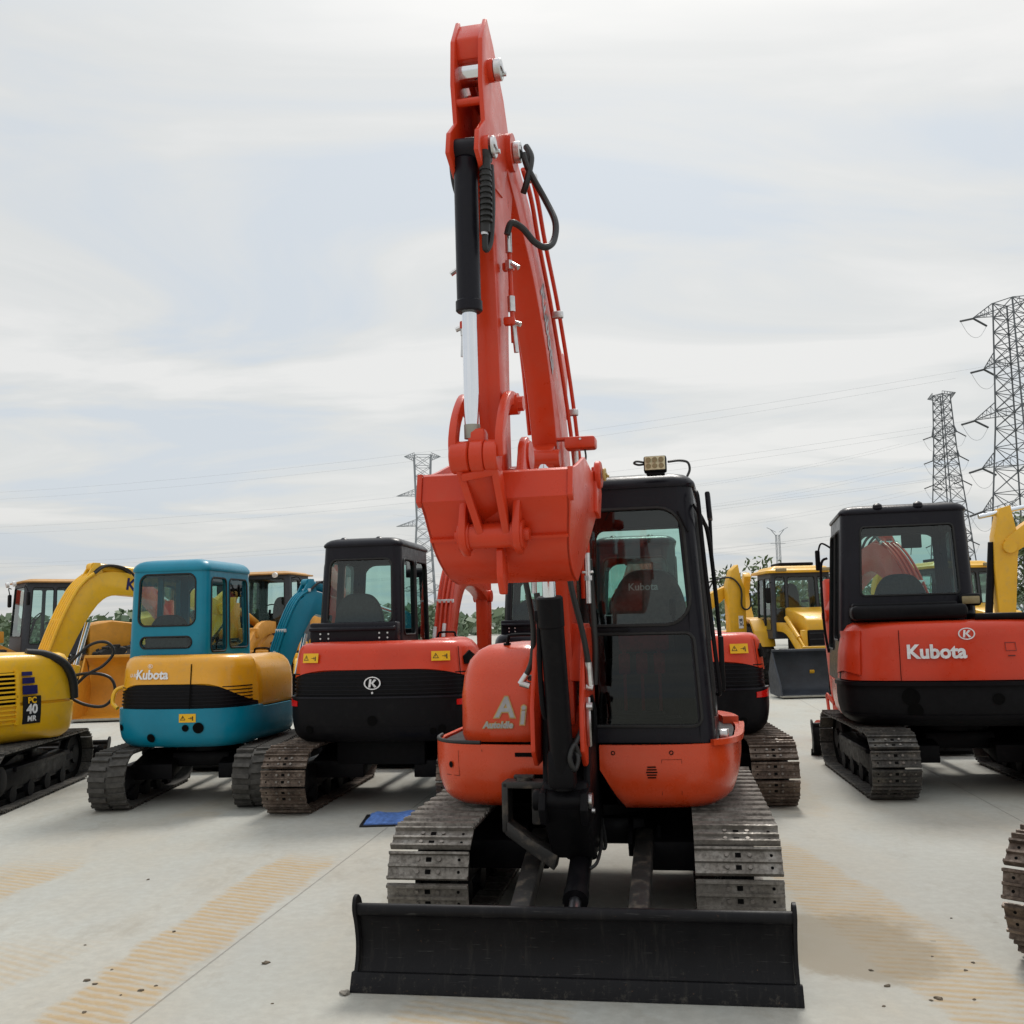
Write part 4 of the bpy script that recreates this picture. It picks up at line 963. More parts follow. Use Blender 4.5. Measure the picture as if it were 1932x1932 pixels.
def rear_details(X_, k=1.0):
    """black cab base with bolts, side air inlet, hood seams and handle"""
    t, plan, hood, bd = X_['turn'], X_['plan'], X_['hood'], X_['cw']; uB = plan.near(0, 1.0); PF = PROF
    d = MB(); d.box((.32, .50, 1.57), (.86, .14, .22), .02); d.prism([(.44, 1.60), (.62, 1.60), (.62, 1.63), (.44, 1.68)], -.10, .74, .008); cb_ = t(d.build('cab_base', 'cabblack', X_['root'], smooth=50))
    for x in (-.02, .06, .56, .64):
        for z in (1.53, 1.575): d = MB(); d.cyl((x, .568, z), (x, .578, z), .009, n=8); d.build('bolt', 'zinc', cb_)
    d = MB(); panel(d, plan, uB + .86, uB + 1.12, lambda u: 1.28 + .0 * u, lambda u: 1.40 - .05 * abs(u - uB - .99) / .13, PF, .030, .012, 10, 4); d.build('air_inlet', 'hole', hood)
    d = MB(); wrap(d, plan, ([Vector((a, b, 0)) for a, b in ((-.004, -.12), (.004, -.12), (.004, .13), (-.004, .13))], [(0, 1, 2, 3)]), uB + .80, 1.31, PF, .02); d.build('hood_seam', 'hole', hood, smooth=0, recalc=False)
    d = MB(); wrap(d, plan, disc_geo(.010, 10), uB, 1.045, PF, .02); d.build('hood_lock', 'white', hood, smooth=0, recalc=False)
    d = MB(); panel(d, plan, uB - .7, uB + .75, .74, .748, PF, .026, .02, 40, 1); d.build('casting_line', 'black', bd); d = MB(); panel(d, plan, uB - .7, uB + .75, .69, .697, PF, .030, .02, 40, 1); d.build('casting_line', 'black', bd)
    d = MB(); d.box((.05, .55, .50), (.85, .10, .28), .02); t(d.build('rear_guard', 'blackmatte', X_['root'], smooth=40))
for q_ in (H, J, K): rear_details(q_)
# big machine at the right
PB_ = [(0, -.90), (.42, -.90), (.72, -.84), (.88, -.62), (.93, -.2), (.93, .25), (.90, .62), (.80, .86), (.46, .98), (0, 1.02), (-.46, .98), (-.80, .86), (-.90, .62), (-.93, .25), (-.93, -.2), (-.88, -.62), (-.72, -.84), (-.42, -.90)]
PB = [(a_ * 1.08, b_) for a_, b_ in PB_]
Mx = excavator('excavator', 'large red excavator with black lower body and white lettering on its hood, at the right', 'excavator', (4.24, 10.1, 0), 7, 13, 1.03, cols=dict(boom='red', skirt='orange_red', cwt='blackmatte', band='blackmatte'), tmat='trackdark',
    cab=dict(x0=-.24, x1=1.0, y0=-.80, y1=.62, z0=.968, z1=2.54, ins=(.03, .10, .05, .14), r=.09, holes=dict(B=[(.10, 1.02, 1.76, 2.41, .04)], R=[(.02, .62, 1.25, 2.40, .06), (.68, 1.18, 1.35, 2.40, .06)])),
    art=dict(text=[('Kubota', -.22, 1.245, .165, 'white')], emblem=(.04, 1.40, .052), caution=[], ports=[(-.45, .86, .075), (-.42, .74, .065), (.25, .84, .05)]), band=(.985, 1.0, 0), hoodtop=1.52, plan_pts=PB,
    boom=dict(pin=(-.12, -.95, .85), swing=20, arm_len=1.4, arm_tilt=-4), group=None)
def m_details():
    t, plan, hood, cw = Mx['turn'], Mx['plan'], Mx['hood'], Mx['cw']; uB = plan.near(0, 1.02); PF = PROF
    d = MB(); wrap(d, plan, ([Vector((a, b, 0)) for a, b in ((-.006, -.25), (.006, -.25), (.006, .24), (-.006, .24))], [(0, 1, 2, 3)]), uB + .58, 1.24, PF, .02); wrap(d, plan, ([Vector((a, b, 0)) for a, b in ((-.003, -.24), (.003, -.24), (.003, .2), (-.003, .2))], [(0, 1, 2, 3)]), uB - .52, 1.24, PF, .02); d.build('hood_seam', 'hole', hood, smooth=0, recalc=False)
    d = MB()
    for (a, b, c, e_) in ((.345, 1.245, .435, 1.25), (.345, 1.315, .435, 1.32), (.345, 1.245, .35, 1.32), (.43, 1.245, .435, 1.32), (.36, 1.20, .42, 1.21)): wrap(d, plan, ([Vector((a, b, 0)), Vector((c, b, 0)), Vector((c, e_, 0)), Vector((a, e_, 0))], [(0, 1, 2, 3)]), uB, 0, PF, .02)
    d.build('hood_latch', 'dark_red', hood, smooth=0, recalc=False)
    d = MB(); panel(d, plan, uB - 1.28, uB - .86, lambda u: 1.05 + .03 * math.sin((u - uB + 1.28) / .42 * math.pi), 1.44, PF, .030, .02, 14, 8); d.build('side_door', 'red', hood, smooth=50)
    d = MB(); d.box((.40, .72, 1.60), (.98, .36, .13), .04); d.box((.42, .62, 1.665), (.90, .3, .05), .02); d.box((-.45, .66, 1.545), (.62, .45, .06), .02); t(d.build('cab_base', 'black', Mx['root'], smooth=50))
    d = MB(); d.box((-.16, .62, 1.70), (.19, .10, .115), .03); d.cyl((-.16, .64, 1.60), (-.16, .64, 1.66), .02, n=10); l = t(d.build('work_light', 'black', Mx['root'], smooth=50)); d = MB(); d.box((-.16, .675, 1.695), (.15, .02, .07), .008); d.build('lens', 'clearplastic', l)
    d = MB(); d.tube([(.99, -.72, 1.2), (1.02, -.76, 1.5), (1.02, -.76, 2.1), (.95, -.78, 2.2)], .014, 8); d.build('handrail', 'black', Mx['cab'])
    d = MB(); d.tube([(.90, -.76, 2.30), (1.0, -.80, 2.36), (1.04, -.80, 2.25)], .010, 8); d.box((1.045, -.80, 2.18), (.05, .06, .22), .015); d.build('mirror', 'black', Mx['cab'])
m_details()
d = MB(); pl_ = Mx['plan']; ub_ = pl_.near(0, 1.02); panel(d, pl_, ub_ - 1.3, ub_ + 1.3, .955, .99, PROFR, .05, .04, 60, 2); d.build('bumper_lip', 'black', Mx['cw'], smooth=50)
d = MB(); panel(d, pl_, ub_ - 1.2, ub_ + 1.2, .66, .70, PROFR, .035, .03, 60, 2); d.build('bumper_lip', 'black', Mx['cw'], smooth=50)
# teal one
E_ = excavator('excavator', 'teal compact excavator with orange hood, rubber tracks and white lettering', 'excavator', (-3.12, 10.42, 0), -1, 10, .92, cols=dict(hood='amber', cover='amber', skirt='teal', cwt='teal', band='grille', cab='teal', boom='teal'), gauge=1.78, tw=.36, L=1.75, tstyle='rubber', band=(.99, 1.24, .22), hoodtop=1.53,
    plan_pts=[(a_ * .87, b_ * .95) for a_, b_ in PLANPTS], cab=dict(roofh=.13, x0=-.14, x1=.80, z1=2.44, z0=.968, y1=.44, ins=(.02, .03, .05, .05), r=.10, holes=dict(B=[(0.02, .72, 1.84, 2.40, .09), (.06, .68, 1.60, 1.72, .058)], R=[(.02, .44, 1.18, 2.40, .04), (.475, 1.02, 1.22, 2.40, .05)], L=[(.03, .42, 1.55, 2.36, .06), (.50, 1.0, 1.58, 2.36, .06)])),
    art=dict(text=[('Kubota', -.20, 1.335, .13, 'white')], emblem=(-.22, 1.425, .022), caution=[.22], cz=.90, reflector=None, ports=[(-.18, .70, .045), (.20, .80, .035), (.33, .80, .055), (-.58, .80, .035)]), boom=dict(pin=(-.20, -.92, .70), swing=-27, sharp=True, cs=[(0, 0, .18), (.22, .55, .22), (.46, 1.08, .27), (.70, 1.38, .30), (1.02, 1.34, .27), (1.7, 1.12, .24), (2.4, .82, .17)], text='Kubota', tcol='white', tsize=.17, arm_len=1.3, tpos=(1.40, 1.20, -18), clampmat='white', bw=.14), group=None)
def e_details():
    plan, hood = E_['plan'], E_['hood']; uB = plan.near(0, 1.0)
    d = MB(); wrap(d, plan, ([Vector((a, b, 0)) for a, b in ((-.008, -.30), (.008, -.30), (.004, .15), (-.008, .15))], [(0, 1, 2, 3)]), uB + .24, 1.29, PROF, .022); d.build('hood_seam', 'hole', hood, smooth=0, recalc=False)
    d = MB(); wrap(d, plan, text_geo('U-30', .05, .001), uB - .44, 1.33, PROF, .021); d.build('lettering', 'white', hood, smooth=0, recalc=False)
    d = MB(); d.tube([(.74, .50, 1.20), (.82, .56, 1.16), (.83, .60, 1.04), (.76, .62, .98)], .022, 8); E_['turn'](d.build('exhaust_pipe', 'kyellow', E_['root']))
    d = MB(); d.tube([(.80, -.55, 2.36), (.95, -.6, 2.40), (1.02, -.6, 2.38)], .008, 6); d.build('antenna', 'black', E_['cab'])
e_details()
# lemon yellow one cut by the left edge
PK = [(0, -.88), (.42, -.875), (.72, -.80), (.86, -.60), (.90, -.2), (.92, .25), (.90, .60), (.80, .86), (.50, 1.0), (0, 1.04), (-.50, 1.0), (-.80, .86), (-.90, .60), (-.92, .25), (-.90, -.2), (-.86, -.60), (-.72, -.80), (-.42, -.875)]
A_ = excavator('excavator', 'lemon yellow compact excavator cut by the left edge, 40 written on its hood', 'excavator', (-5.72, 10.5, 0), -4.5, 30, .97, cols=dict(hood='kyellow', cover='kyellow', skirt='kyellow', cwt='kyellow', band='kyellow', cab='kyellow', boom='kyellow'), gauge=1.86, tw=.38, L=2.15, tstyle='steel', tmat='trackdark', cabin=False, yc=-.74, band=(.97, 1.0, 0), hoodtop=1.50, plan_pts=PK,
    art=dict(ports=[(0, .72, .02)]), boom=dict(pin=(.06, -.85, .80), swing=-5, text='KOMATSU', tcol='navy', tsize=.20, bw=.16, arm_len=1.1, arm_tilt=-40, tpos=(1.60, 1.42, -8), clampmat='kyellow', hoses=5, pr=.021, sharp=True, cs=[(0, 0, .20), (.22, .52, .22), (.48, 1.08, .27), (.74, 1.42, .31), (1.10, 1.49, .28), (1.9, 1.38, .26), (2.6, 1.18, .18)]))
def a_details():
    plan, hood, t = A_['plan'], A_['hood'], A_['turn']; uB = plan.near(0, 1.04)
    d = MB(); P = PROF
    g = MB(); panel(g, plan, uB + .85, uB + 1.72, .80, 1.31, P, .022, .012, 30, 2); g.build('radiator_screen', 'hole', hood)
    for k in range(12):
        z = .80 + .045 * k; panel(d, plan, uB + .84, uB + 1.73, z - .009, z + .009, P, .040, .016, 30, 1)
    for du in (.84, 1.14, 1.44, 1.73): panel(d, plan, uB + du - .018, uB + du + .018, .78, 1.33, P, .044, .020, 3, 5)
    panel(d, plan, uB + .84, uB + 1.73, 1.05, 1.08, P, .044, .02, 30, 1); d.build('louvre', 'kyellow', hood)
    d = MB(); u0 = uB + 1.80
    panel(d, plan, u0, u0 + .21, .78, 1.06, P, .030, .01, 8, 3); d.build('corner_plate', 'ink', hood)
    d = MB()
    for z0_, z1_ in ((1.08, 1.17), (1.19, 1.25), (1.27, 1.31)): panel(d, plan, u0, u0 + .20 - (z1_ - 1.1) * .4, z0_, z1_, P, .030, .01, 8, 2)
    d.build('stripe_panel', 'navy', hood)
    for tx, dz, s_, mt in (('PC', 1.015, .085, 'sticker'), ('40', .925, .13, 'white'), ('MR', .83, .075, 'white')):
        d = MB(); wrap(d, plan, text_geo(tx, s_, s_ * .04), u0 + .10, dz, P, .036); d.build('lettering', mt, hood, smooth=0, recalc=False)
    d = MB(); d.tube([plan.pt(uB + a_, z_, i_) for a_, z_, i_ in ((1.95, 1.50, .15), (2.12, 1.48, .09), (2.26, 1.42, .03), (2.36, 1.33, -.01), (2.44, 1.18, -.03), (2.48, 1.0, -.03))], .045, 10); t(d.build('rubber_bumper', 'rubber', A_['root'], smooth=60))
a_details()
def toloc(o, p):
    m = Matrix.Translation(o.location) @ o.rotation_euler.to_matrix().to_4x4() @ Matrix.Scale(o.scale[0], 4); return m.inverted() @ Vector(p)
for pts in (((-4.95, 10.9, 1.15), (-4.62, 10.95, 1.21), (-4.40, 11.0, 1.16), (-4.34, 11.0, 1.0), (-4.44, 10.98, .86), (-4.64, 10.95, .88), (-4.85, 10.9, .99), (-5.0, 10.9, 1.0)), ((-4.85, 10.9, 1.26), (-4.62, 10.95, 1.50), (-4.44, 10.98, 1.54), (-4.36, 11.0, 1.43), (-4.46, 10.98, 1.29), (-4.62, 10.95, 1.20), (-4.72, 10.92, 1.10))):
    d = MB(); d.tube([toloc(A_['root'], p) for p in pts], .017, 8); d.build('hydraulic_hose', 'hose', A_['root'])
# machine whose track end pokes in at the right edge
O_ = excavator('excavator', 'excavator showing only the end of one dark rusty track at the right edge', 'excavator', (3.82, 5.02, 0), 46, 46, cols=dict(boom='red'), tmat='trackrust', art=dict(caution=[]), cabin=True, boom=None, seatmat='seat', facing='rear')
# yellow excavator behind the right-hand machine: only its raised arm shows
N_ = excavator('excavator', 'yellow excavator with raised arm at the right edge behind the red lettered machine', 'excavator', (11.45, 15.2, 0), -84, -84, 1.35, cols=dict(hood='kyellow', cover='kyellow', skirt='kyellow', cwt='kyellow', band='kyellow', cab='kyellow', boom='yellow'), tmat='trackdark', art=dict(caution=[]),
    boom=dict(pin=(0, -.9, .8), swing=0, text='KOMATSU', tsize=.21, bw=.19, cs=[(0, 0, .2), (.2, .55, .26), (.55, 1.15, .30), (.95, 1.48, .30), (1.3, 1.50, .25), (1.6, 1.36, .23), (1.92, 1.15, .18)], arm_len=1.3, arm_tilt=4, tpos=(1.42, 1.43, -22)))

# ------------------------------------------------------------------ wheeled machines
def wheel(parent, c, r_, w_, rim='yellow', name='wheel', lugs=18):
    t = MB(); t.lathe([(r_ * .52, -w_ * .42), (r_ * .80, -w_ * .5), (r_ * .96, -w_ * .44), (r_, -w_ * .25), (r_, w_ * .25), (r_ * .96, w_ * .44), (r_ * .80, w_ * .5), (r_ * .52, w_ * .42)], c, (1, 0, 0), 32)
    for k in range(lugs):
        a = 2 * math.pi * k / lugs
        for s in (-1, 1):
            a2 = a + (math.pi / lugs if s > 0 else 0); p = Vector(c) + Vector((s * w_ * .25, math.cos(a2) * r_ * 1.0, math.sin(a2) * r_ * 1.0)); t.box(p, (w_ * .46, r_ * .10, r_ * .10), .01, (a2 - math.pi / 2, 0, s * .35))
    o = t.build(name, 'tyre', parent, smooth=40); q = MB(); q.lathe([(.03, -w_ * .30), (r_ * .2, -w_ * .28), (r_ * .3, -w_ * .12), (r_ * .50, -w_ * .36), (r_ * .53, -w_ * .36), (r_ * .53, w_ * .36), (r_ * .50, w_ * .36), (r_ * .3, w_ * .12), (r_ * .2, w_ * .28), (.03, w_ * .30)], c, (1, 0, 0), 28); q.build('wheel_rim', rim, o, smooth=40); return o
def front_bucket(parent, y, w_, h, d, mat, z=.03, teeth=0):
    """loader bucket, mouth towards -y"""
    pr = smooth2([(y - d, z), (y - d * .25, z + .02), (y, z + h * .18), (y + d * .05, z + h * .5), (y - d * .05, z + h * .82), (y - d * .28, z + h)], 5); inn = [(a - .02, b + .025) for a, b in pr][::-1]
    m = MB(); m.prism(pr + inn, -w_ / 2, w_ / 2)
    for s in (-1, 1): m.prism([(y - d, z), (y, z + .03), (y + d * .06, z + h * .5), (y - d * .28, z + h), (y - d * .50, z + h * .70), (y - d * .92, z + h * .25)], s * w_ / 2 - .015, s * w_ / 2 + .015)
    m.box((0, y - d * .28, z + h), (w_, .09, .05), .01)
    for k in range(teeth): x = -w_ / 2 + w_ * (k + .5) / teeth; m.prism([(y - d + .10, z), (y - d + .06, z + .05), (y - d - .16, z + .01)], x - .05, x + .05)
    o = m.build('bucket', mat, parent, smooth=35); e_ = MB(); e_.box((0, y - d + .02, z + .012), (w_ + .04, .20, .03), .005); e_.build('cutting_edge', 'zincdark', o); return o
M['zincdark'] = flat('worn_edge_steel', (.30, .29, .25), .5, .5, 12, .2, .001)
def wheel_loader(loc, yaw, label, roofmat='orange', paint_='amberdark', scale=1, lift=0.0):
    t = empty('wheel_loader', loc, R(yaw), scale); tag(t, label, 'wheel loader', 'wheel loaders in the back row')
    for sx in (-1, 1):
        for y in (-1.1, 1.5): wheel(t, (sx * .85, y, .68), .68, .46, paint_)
    f = MB(); f.prism([(-1.6, .7), (-1.5, 1.2), (-.9, 1.5), (-.2, 1.15), (.4, .95), (.4, .6), (-1.3, .5)], -.42, .42, .02); f.box((0, 1.4, .85), (.9, 2.9, .4), .04)
    f.build('chassis', paint_, t)
    for sx in (-1, 1):
        d = MB(); d.prism([(-1.75, 1.02), (-1.05, 1.28), (-.5, 1.28), (-.45, 1.05), (-1.1, 1.10), (-1.7, .80)], sx * .62, sx * 1.12, .02); d.build('fender', paint_, t)
    r_ = MB(); r_.prism([(1.0, 1.0), (1.0, 1.85), (1.5, 1.95), (2.7, 1.80), (2.95, 1.5), (2.95, .8)], -.6, .6, .08); r_.build('engine_hood', paint_, t)
    cs_, wp = cab_shell(t, -.66, .66, -.45, .95, 1.20, 2.82, (.06, .06, .10, .05), .09, dict(F=[(.03, 1.11, 1.62, 2.72, .06)], B=[(.06, 1.08, 1.95, 2.70, .06)], L=[(.06, .55, 1.7, 2.70, .05), (.62, 1.16, 1.45, 2.70, .05)], R=[(.06, .55, 1.45, 2.70, .05), (.62, 1.16, 1.7, 2.70, .05)]), 'loaderdark', 'glassclear', roof=dict(mat=roofmat, over=.10), roofh=.085)
    seat(cs_, 0, .45, 1.62, -1); s_ = MB(); s_.tube([(math.cos(a / 12 * 6.283) * .19, -.02 + math.sin(a / 12 * 6.283) * .12, 2.02 + math.sin(a / 12 * 6.283) * .13) for a in range(12)], .014, 6, 2, True); s_.cyl((0, -.02, 2.02), (0, -.22, 1.3), .03, n=10); s_.box((0, -.27, 1.45), (.5, .18, .5), .04); s_.build('steering_wheel', 'blackmatte', cs_)
    for sx in (-1, 1):
        a = MB(); a.prism(ribbon(smooth2([(-.75, 1.62 + lift * .0, .24), (-1.5, 1.55 + lift * .3, .34), (-2.2, 1.05 + lift * .7, .28), (-2.75, .42 + lift, .24)], 4)), sx * .42 - .05, sx * .42 + .05, .008); a.build('lift_arm', paint_, t)
        c = MB(); c.cyl((sx * .42, -1.0, .80), (sx * .42, -1.6, 1.05), .06, n=14); c.cyl((sx * .42, -1.6, 1.05), (sx * .42, -2.0, 1.16), .035, n=12); c.build('lift_cylinder', paint_, t)
    c = MB(); c.cyl((0, -.8, 1.72), (0, -1.55, 1.98), .085, n=16); c.cyl((0, -1.55, 1.98), (0, -1.85, 2.05), .045, n=12); c.prism([(-2.0, 2.15), (-1.8, 2.15), (-1.75, 1.6), (-2.15, .95), (-2.35, .95), (-2.05, 1.6)], -.09, .09, .01); c.cyl((0, -2.2, 1.05), (0, -2.75, .95), .05, n=12); c.box((0, -1.75, 1.5), (1.0, .16, .22), .03); c.build('tilt_linkage', paint_, t)
    b = front_bucket(t, -2.78, 2.75, 1.10, 1.05, paint_, .03 + lift, teeth=0)
    for s in (-1, 1): m_ = MB(); m_.box((s * .92, -.38, 2.45), (.16, .07, .30), .03); m_.tube([(s * .68, -.40, 2.72), (s * .85, -.42, 2.74), (s * .92, -.38, 2.6)], .012, 6); m_.build('mirror', 'blackmatte', cs_)
    for s in (-.35, .35): l = MB(); l.cyl((s, -.52, 2.80), (s, -.58, 2.79), .06, n=14); l.build('headlight', 'white', cs_)
    return t
M['amberdark'] = paint('loader_orange_yellow_paint', (.62, .27, .018), .5, .05, .12, (.3, .2, .1), .3)
wheel_loader((-10.9, 23.0, 0), -52, 'orange yellow wheel loader with black cab at the far left edge')
wheel_loader((-7.3, 23.2, 0), 6, 'orange yellow wheel loader with lowered bucket, between the bent yellow boom and the teal cab', scale=1.06)
wheel_loader((-5.45, 22.9, 0), -8, 'orange yellow wheel loader with tan roof and black cab, right behind the teal cab') if False else wheel_loader((-5.95, 24.6, 0), -10, 'wheel loader with tan roof whose cab rises between the teal cab and the teal boom', scale=1.05)

def backhoe(loc, yaw, label, hoe=True, grp='yellow backhoe loaders in the back row'):
    t = empty('backhoe_loader', loc, R(yaw)); tag(t, label, 'backhoe loader', grp)
    for sx in (-1, 1): wheel(t, (sx * .72, -.95, .46), .46, .34, 'white'); wheel(t, (sx * .82, 1.15, .74), .74, .50, 'white')
    h = MB(); h.prism([(-1.55, 1.30), (-1.50, 1.56), (-1.30, 1.66), (-.1, 1.86), (.0, 1.86), (.0, 1.2)], -.44, .44, .04); hd = h.build('engine_hood', 'yellow', t, smooth=40)
    g = MB(); g.box((0, -1.50, 1.02), (.86, .16, .66), .02); g.box((0, -.7, .9), (.8, 1.5, .5), .03); gr = g.build('front_grille', 'grille', t); g = MB()
    for k in range(5): g.box((0, -1.585, .76 + k * .13), (.80, .012, .012))
    g.build('grille_slat', 'loaderdark', gr)
    g = MB(); g.box((-.50, -1.48, 1.0), (.12, .16, .70), .02); g.box((.50, -1.48, 1.0), (.12, .16, .70), .02); g.build('grille_frame', 'yellow', t)
    d = MB(); put_flat(d, text_geo('JCB', .10, .004), (.10, -1.555, 1.42), (1, 0, 0), (0, .05, 1), .02); d.build('lettering', 'ink', hd, smooth=0, recalc=False)
    for sx in (-1, 1):
        d = MB(); d.prism([(.35, .95), (.50, 1.32), (.85, 1.60), (1.35, 1.66), (1.75, 1.45), (1.80, 1.35), (1.3, 1.58), (.85, 1.50), (.55, 1.2)], sx * .58, sx * 1.05, .02); d.build('fender', 'yellow', t)
    cs_, wp = cab_shell(t, -.74, .74, .0, 1.35, 1.15, 2.68, (.04, .04, .08, .05), .07, dict(F=[(.02, .26, 1.55, 2.58, .04), (.33, 1.01, 1.80, 2.58, .05), (1.08, 1.32, 1.55, 2.58, .04)], B=[(.06, 1.28, 1.85, 2.55, .05)], L=[(.05, .55, 1.6, 2.56, .05), (.62, 1.15, 1.35, 2.56, .05)], R=[(.05, .55, 1.35, 2.56, .05), (.62, 1.15, 1.6, 2.56, .05)]), 'loaderdark', 'glassclear', roof=dict(mat='yellow', over=.13), roofh=.17)
    seat(cs_, 0, .75, 1.72, -1, 'seat', None, .74); q = MB(); q.prism(rrect2(-.42, .42, .3, 1.1, .1), 2.86, 2.93, .02, 'z'); q.build('roof_hatch', 'blackmatte', cs_)
    for s in (-.52, .52): q = MB(); q.box((s, -.13, 2.74), (.26, .05, .08), .015); q.build('headlight', 'clearplastic', cs_)
    q = MB(); q.box((-.84, -.10, 2.15), (.12, .06, .36), .03); q.tube([(-.74, -.05, 2.45), (-.84, -.10, 2.42), (-.84, -.10, 2.3)], .012, 6); q.build('mirror', 'blackmatte', cs_)
    for sx in (-1, 1):
        a = MB(); a.prism(ribbon(smooth2([(.05, 1.42, .2), (-.7, 1.36, .22), (-1.5, .95, .24), (-2.15, .42, .2)], 4)), sx * .60 - .05, sx * .60 + .05, .008); a.build('lift_arm', 'yellow', t)
        c = MB(); c.cyl((sx * .60, -.6, 1.62), (sx * .60, -1.45, 1.18), .05, n=14); c.cyl((sx * .60, -1.45, 1.18), (sx * .60, -1.9, .92), .028, n=12); c.build('lift_cylinder', 'yellow', t)
    a = MB(); a.box((0, -2.1, .98), (1.5, .08, .07), .01); a.build('cross_tube', 'yellow', t)
    b = front_bucket(t, -2.2, 3.0, .92, .80, 'bucketgrey')
    if hoe:
        a = MB(); a.box((-.5, 2.1, .8), (.5, .6, .7), .05); a.prism(ribbon(smooth2([(2.2, .95, .26), (2.9, 1.6, .30), (3.2, 2.25, .28), (2.9, 2.78, .2)], 4)), -.6, -.42, .01); a.build('hoe_boom', 'yellow', t)
    return t
jb = backhoe((6.75, 23.6, 0), 2, 'yellow backhoe loader with black grille and wide dark grey front bucket')
j2 = backhoe((10.4, 23.2, 0), 8, 'yellow roofed backhoe loader mostly hidden behind the red lettered machine at the right')
# folded hoe of a digger seen left of the backhoe loader
def folded_digger():
    t = empty('backhoe_loader', (5.35, 24.5, 0), R(15)); tag(t, 'yellow digger showing only its folded arm, right of the central cab', 'backhoe loader', 'yellow backhoe loaders in the back row')
    a = MB(); a.prism([(-.20, 0.45), (-.22, 2.45), (-.10, 2.80), (.08, 2.95), (.14, 2.60), (.24, 2.35), (.22, .45)], -.12, .12, .02, 'y'); ar = a.build('arm', 'yellow', t)
    a = MB(); a.prism(ribbon(smooth2([(-.05, 2.35, .22), (-.5, 2.10, .34), (-1.0, 1.75, .36), (-1.5, 1.1, .34), (-1.7, .5, .30)], 4)), .14, .34, .02, 'y'); a.build('boom', 'yellow', t)
    a = MB(); a.tube([(-1.0, -.02, 2.35), (-.6, -.02, 2.55), (-.15, -.14, 2.62), (.10, -.16, 2.35), (.10, -.16, 1.95), (.22, -.16, 1.85), (.34, -.16, 1.95), (.33, -.16, 2.25)], .022, 7); a.tube([(-.5, -.02, 2.62), (-.65, -.02, 2.4), (-.7, .1, 2.15)], .02, 7); a.build('hydraulic_hose', 'hose', ar)
    a = MB(); a.box((.08, -.125, 1.55), (.12, .008, .30)); d = a.build('label_plate', 'white', ar); a = MB(); put_flat(a, text_geo('JCB', .11, .004), (.08, -.130, 1.55), (0, 0, 1), (-1, 0, 0), .002); a.build('lettering', 'ink', ar, smooth=0, recalc=False)
    a = MB(); a.box((-.6, 1.6, .95), (1.4, 3.0, .8), .08); a.build('body', 'yellow', t)
    for sx in (-1.35, .15):
        for y in (.9, 2.9): wheel(t, (sx, y, .5), .5, .32, 'white')
folded_digger()
# little open tractor with a hoe bucket resting on the ground
def small_tractor():
    t = empty('tractor', (-4.45, 22.4, 0), R(5)); tag(t, 'small pale yellow tractor digger with open seat and toothed bucket on the ground', 'tractor')
    for sx in (-.62, .62): wheel(t, (sx, .55, .62), .62, .34, 'yellow'); wheel(t, (sx * .9, 2.4, .4), .4, .24, 'yellow')
    b = MB(); b.box((0, 1.2, .80), (.70, 2.6, .45), .05); b.box((0, 2.1, 1.15), (.6, 1.0, .55), .08); b.box((.05, .1, .95), (1.0, .35, .16), .03); b.prism([(-.62, .98), (-.62, 1.10), (.1, 1.14), (.62, 1.08), (.62, .98)], -.1, .05, .02, 'y'); b.build('body', 'kyellow', t)
    b = MB(); b.tube([(.30 + math.cos(a / 14 * 6.283) * .21, .75 + math.sin(a / 14 * 6.283) * .08, 1.72 + math.sin(a / 14 * 6.283) * .20) for a in range(14)], .018, 6, 2, True); b.cyl((.30, .75, 1.72), (.30, 1.0, 1.2), .025, n=8); b.build('steering_wheel', 'blackmatte', t)
    b = MB(); b.box((.28, .2, 1.2), (.42, .1, .42), .05); b.box((.28, .38, 1.05), (.42, .4, .1), .04); b.build('seat', 'seat', t)
    b = MB(); b.prism([(-.1, 1.0), (-.6, 1.25), (-.75, 1.0), (-.65, .7), (-.4, .55), (-.3, .6), (-.2, .8)], -.14, .14, .02); b.build('hoe_arm', 'kyellow', t)
    pr = smooth2([(-1.0, .14), (-.95, .45), (-.85, .80), (-.6, 1.02), (-.35, .9)], 4); b = MB(); b.prism(pr + [(p[0] + .04, p[1] - .03) for p in pr][::-1], -.34, .34, .0)
    for sx in (-.34, .32): b.prism(pr + [(-.5, .25)], sx, sx + .02)
    for k in range(3): b.prism([(-1.02, .20), (-.96, .20), (-.96, -.0), (-1.0, .0)], -.33 + k * .28, -.23 + k * .28)
    b.build('bucket', 'kyellow', t)
small_tractor()
# orange boom tip and bucket edge cut by the left edge
def left_orange():
    t = empty('excavator', (-16.6, 24.0, 0), R(-60)); tag(t, 'orange red excavator of which only the raised arm shows at the far left edge', 'excavator')
    a = MB(); a.prism(ribbon(smooth2([(0, .9, .3), (1.2, 2.0, .4), (2.6, 2.7, .36), (3.6, 2.75, .28)], 4)), -.12, .12, .01); a.build('boom', 'red', t)
    a = MB(); a.prism([(3.5, 3.15), (3.7, 3.2), (3.85, 2.4), (3.7, 1.3), (3.45, 1.3), (3.45, 2.5)], -.11, .11, .01); a.build('arm', 'red', t)
    a = MB(); a.box((0, -1.0, .95), (1.9, 2.2, .8), .15); a.build('house', 'red', t); [track(t, sx * .8, sx, .4, 1.95, .265, 'steel', 'trackdark') for sx in (-1, 1)]
left_orange()

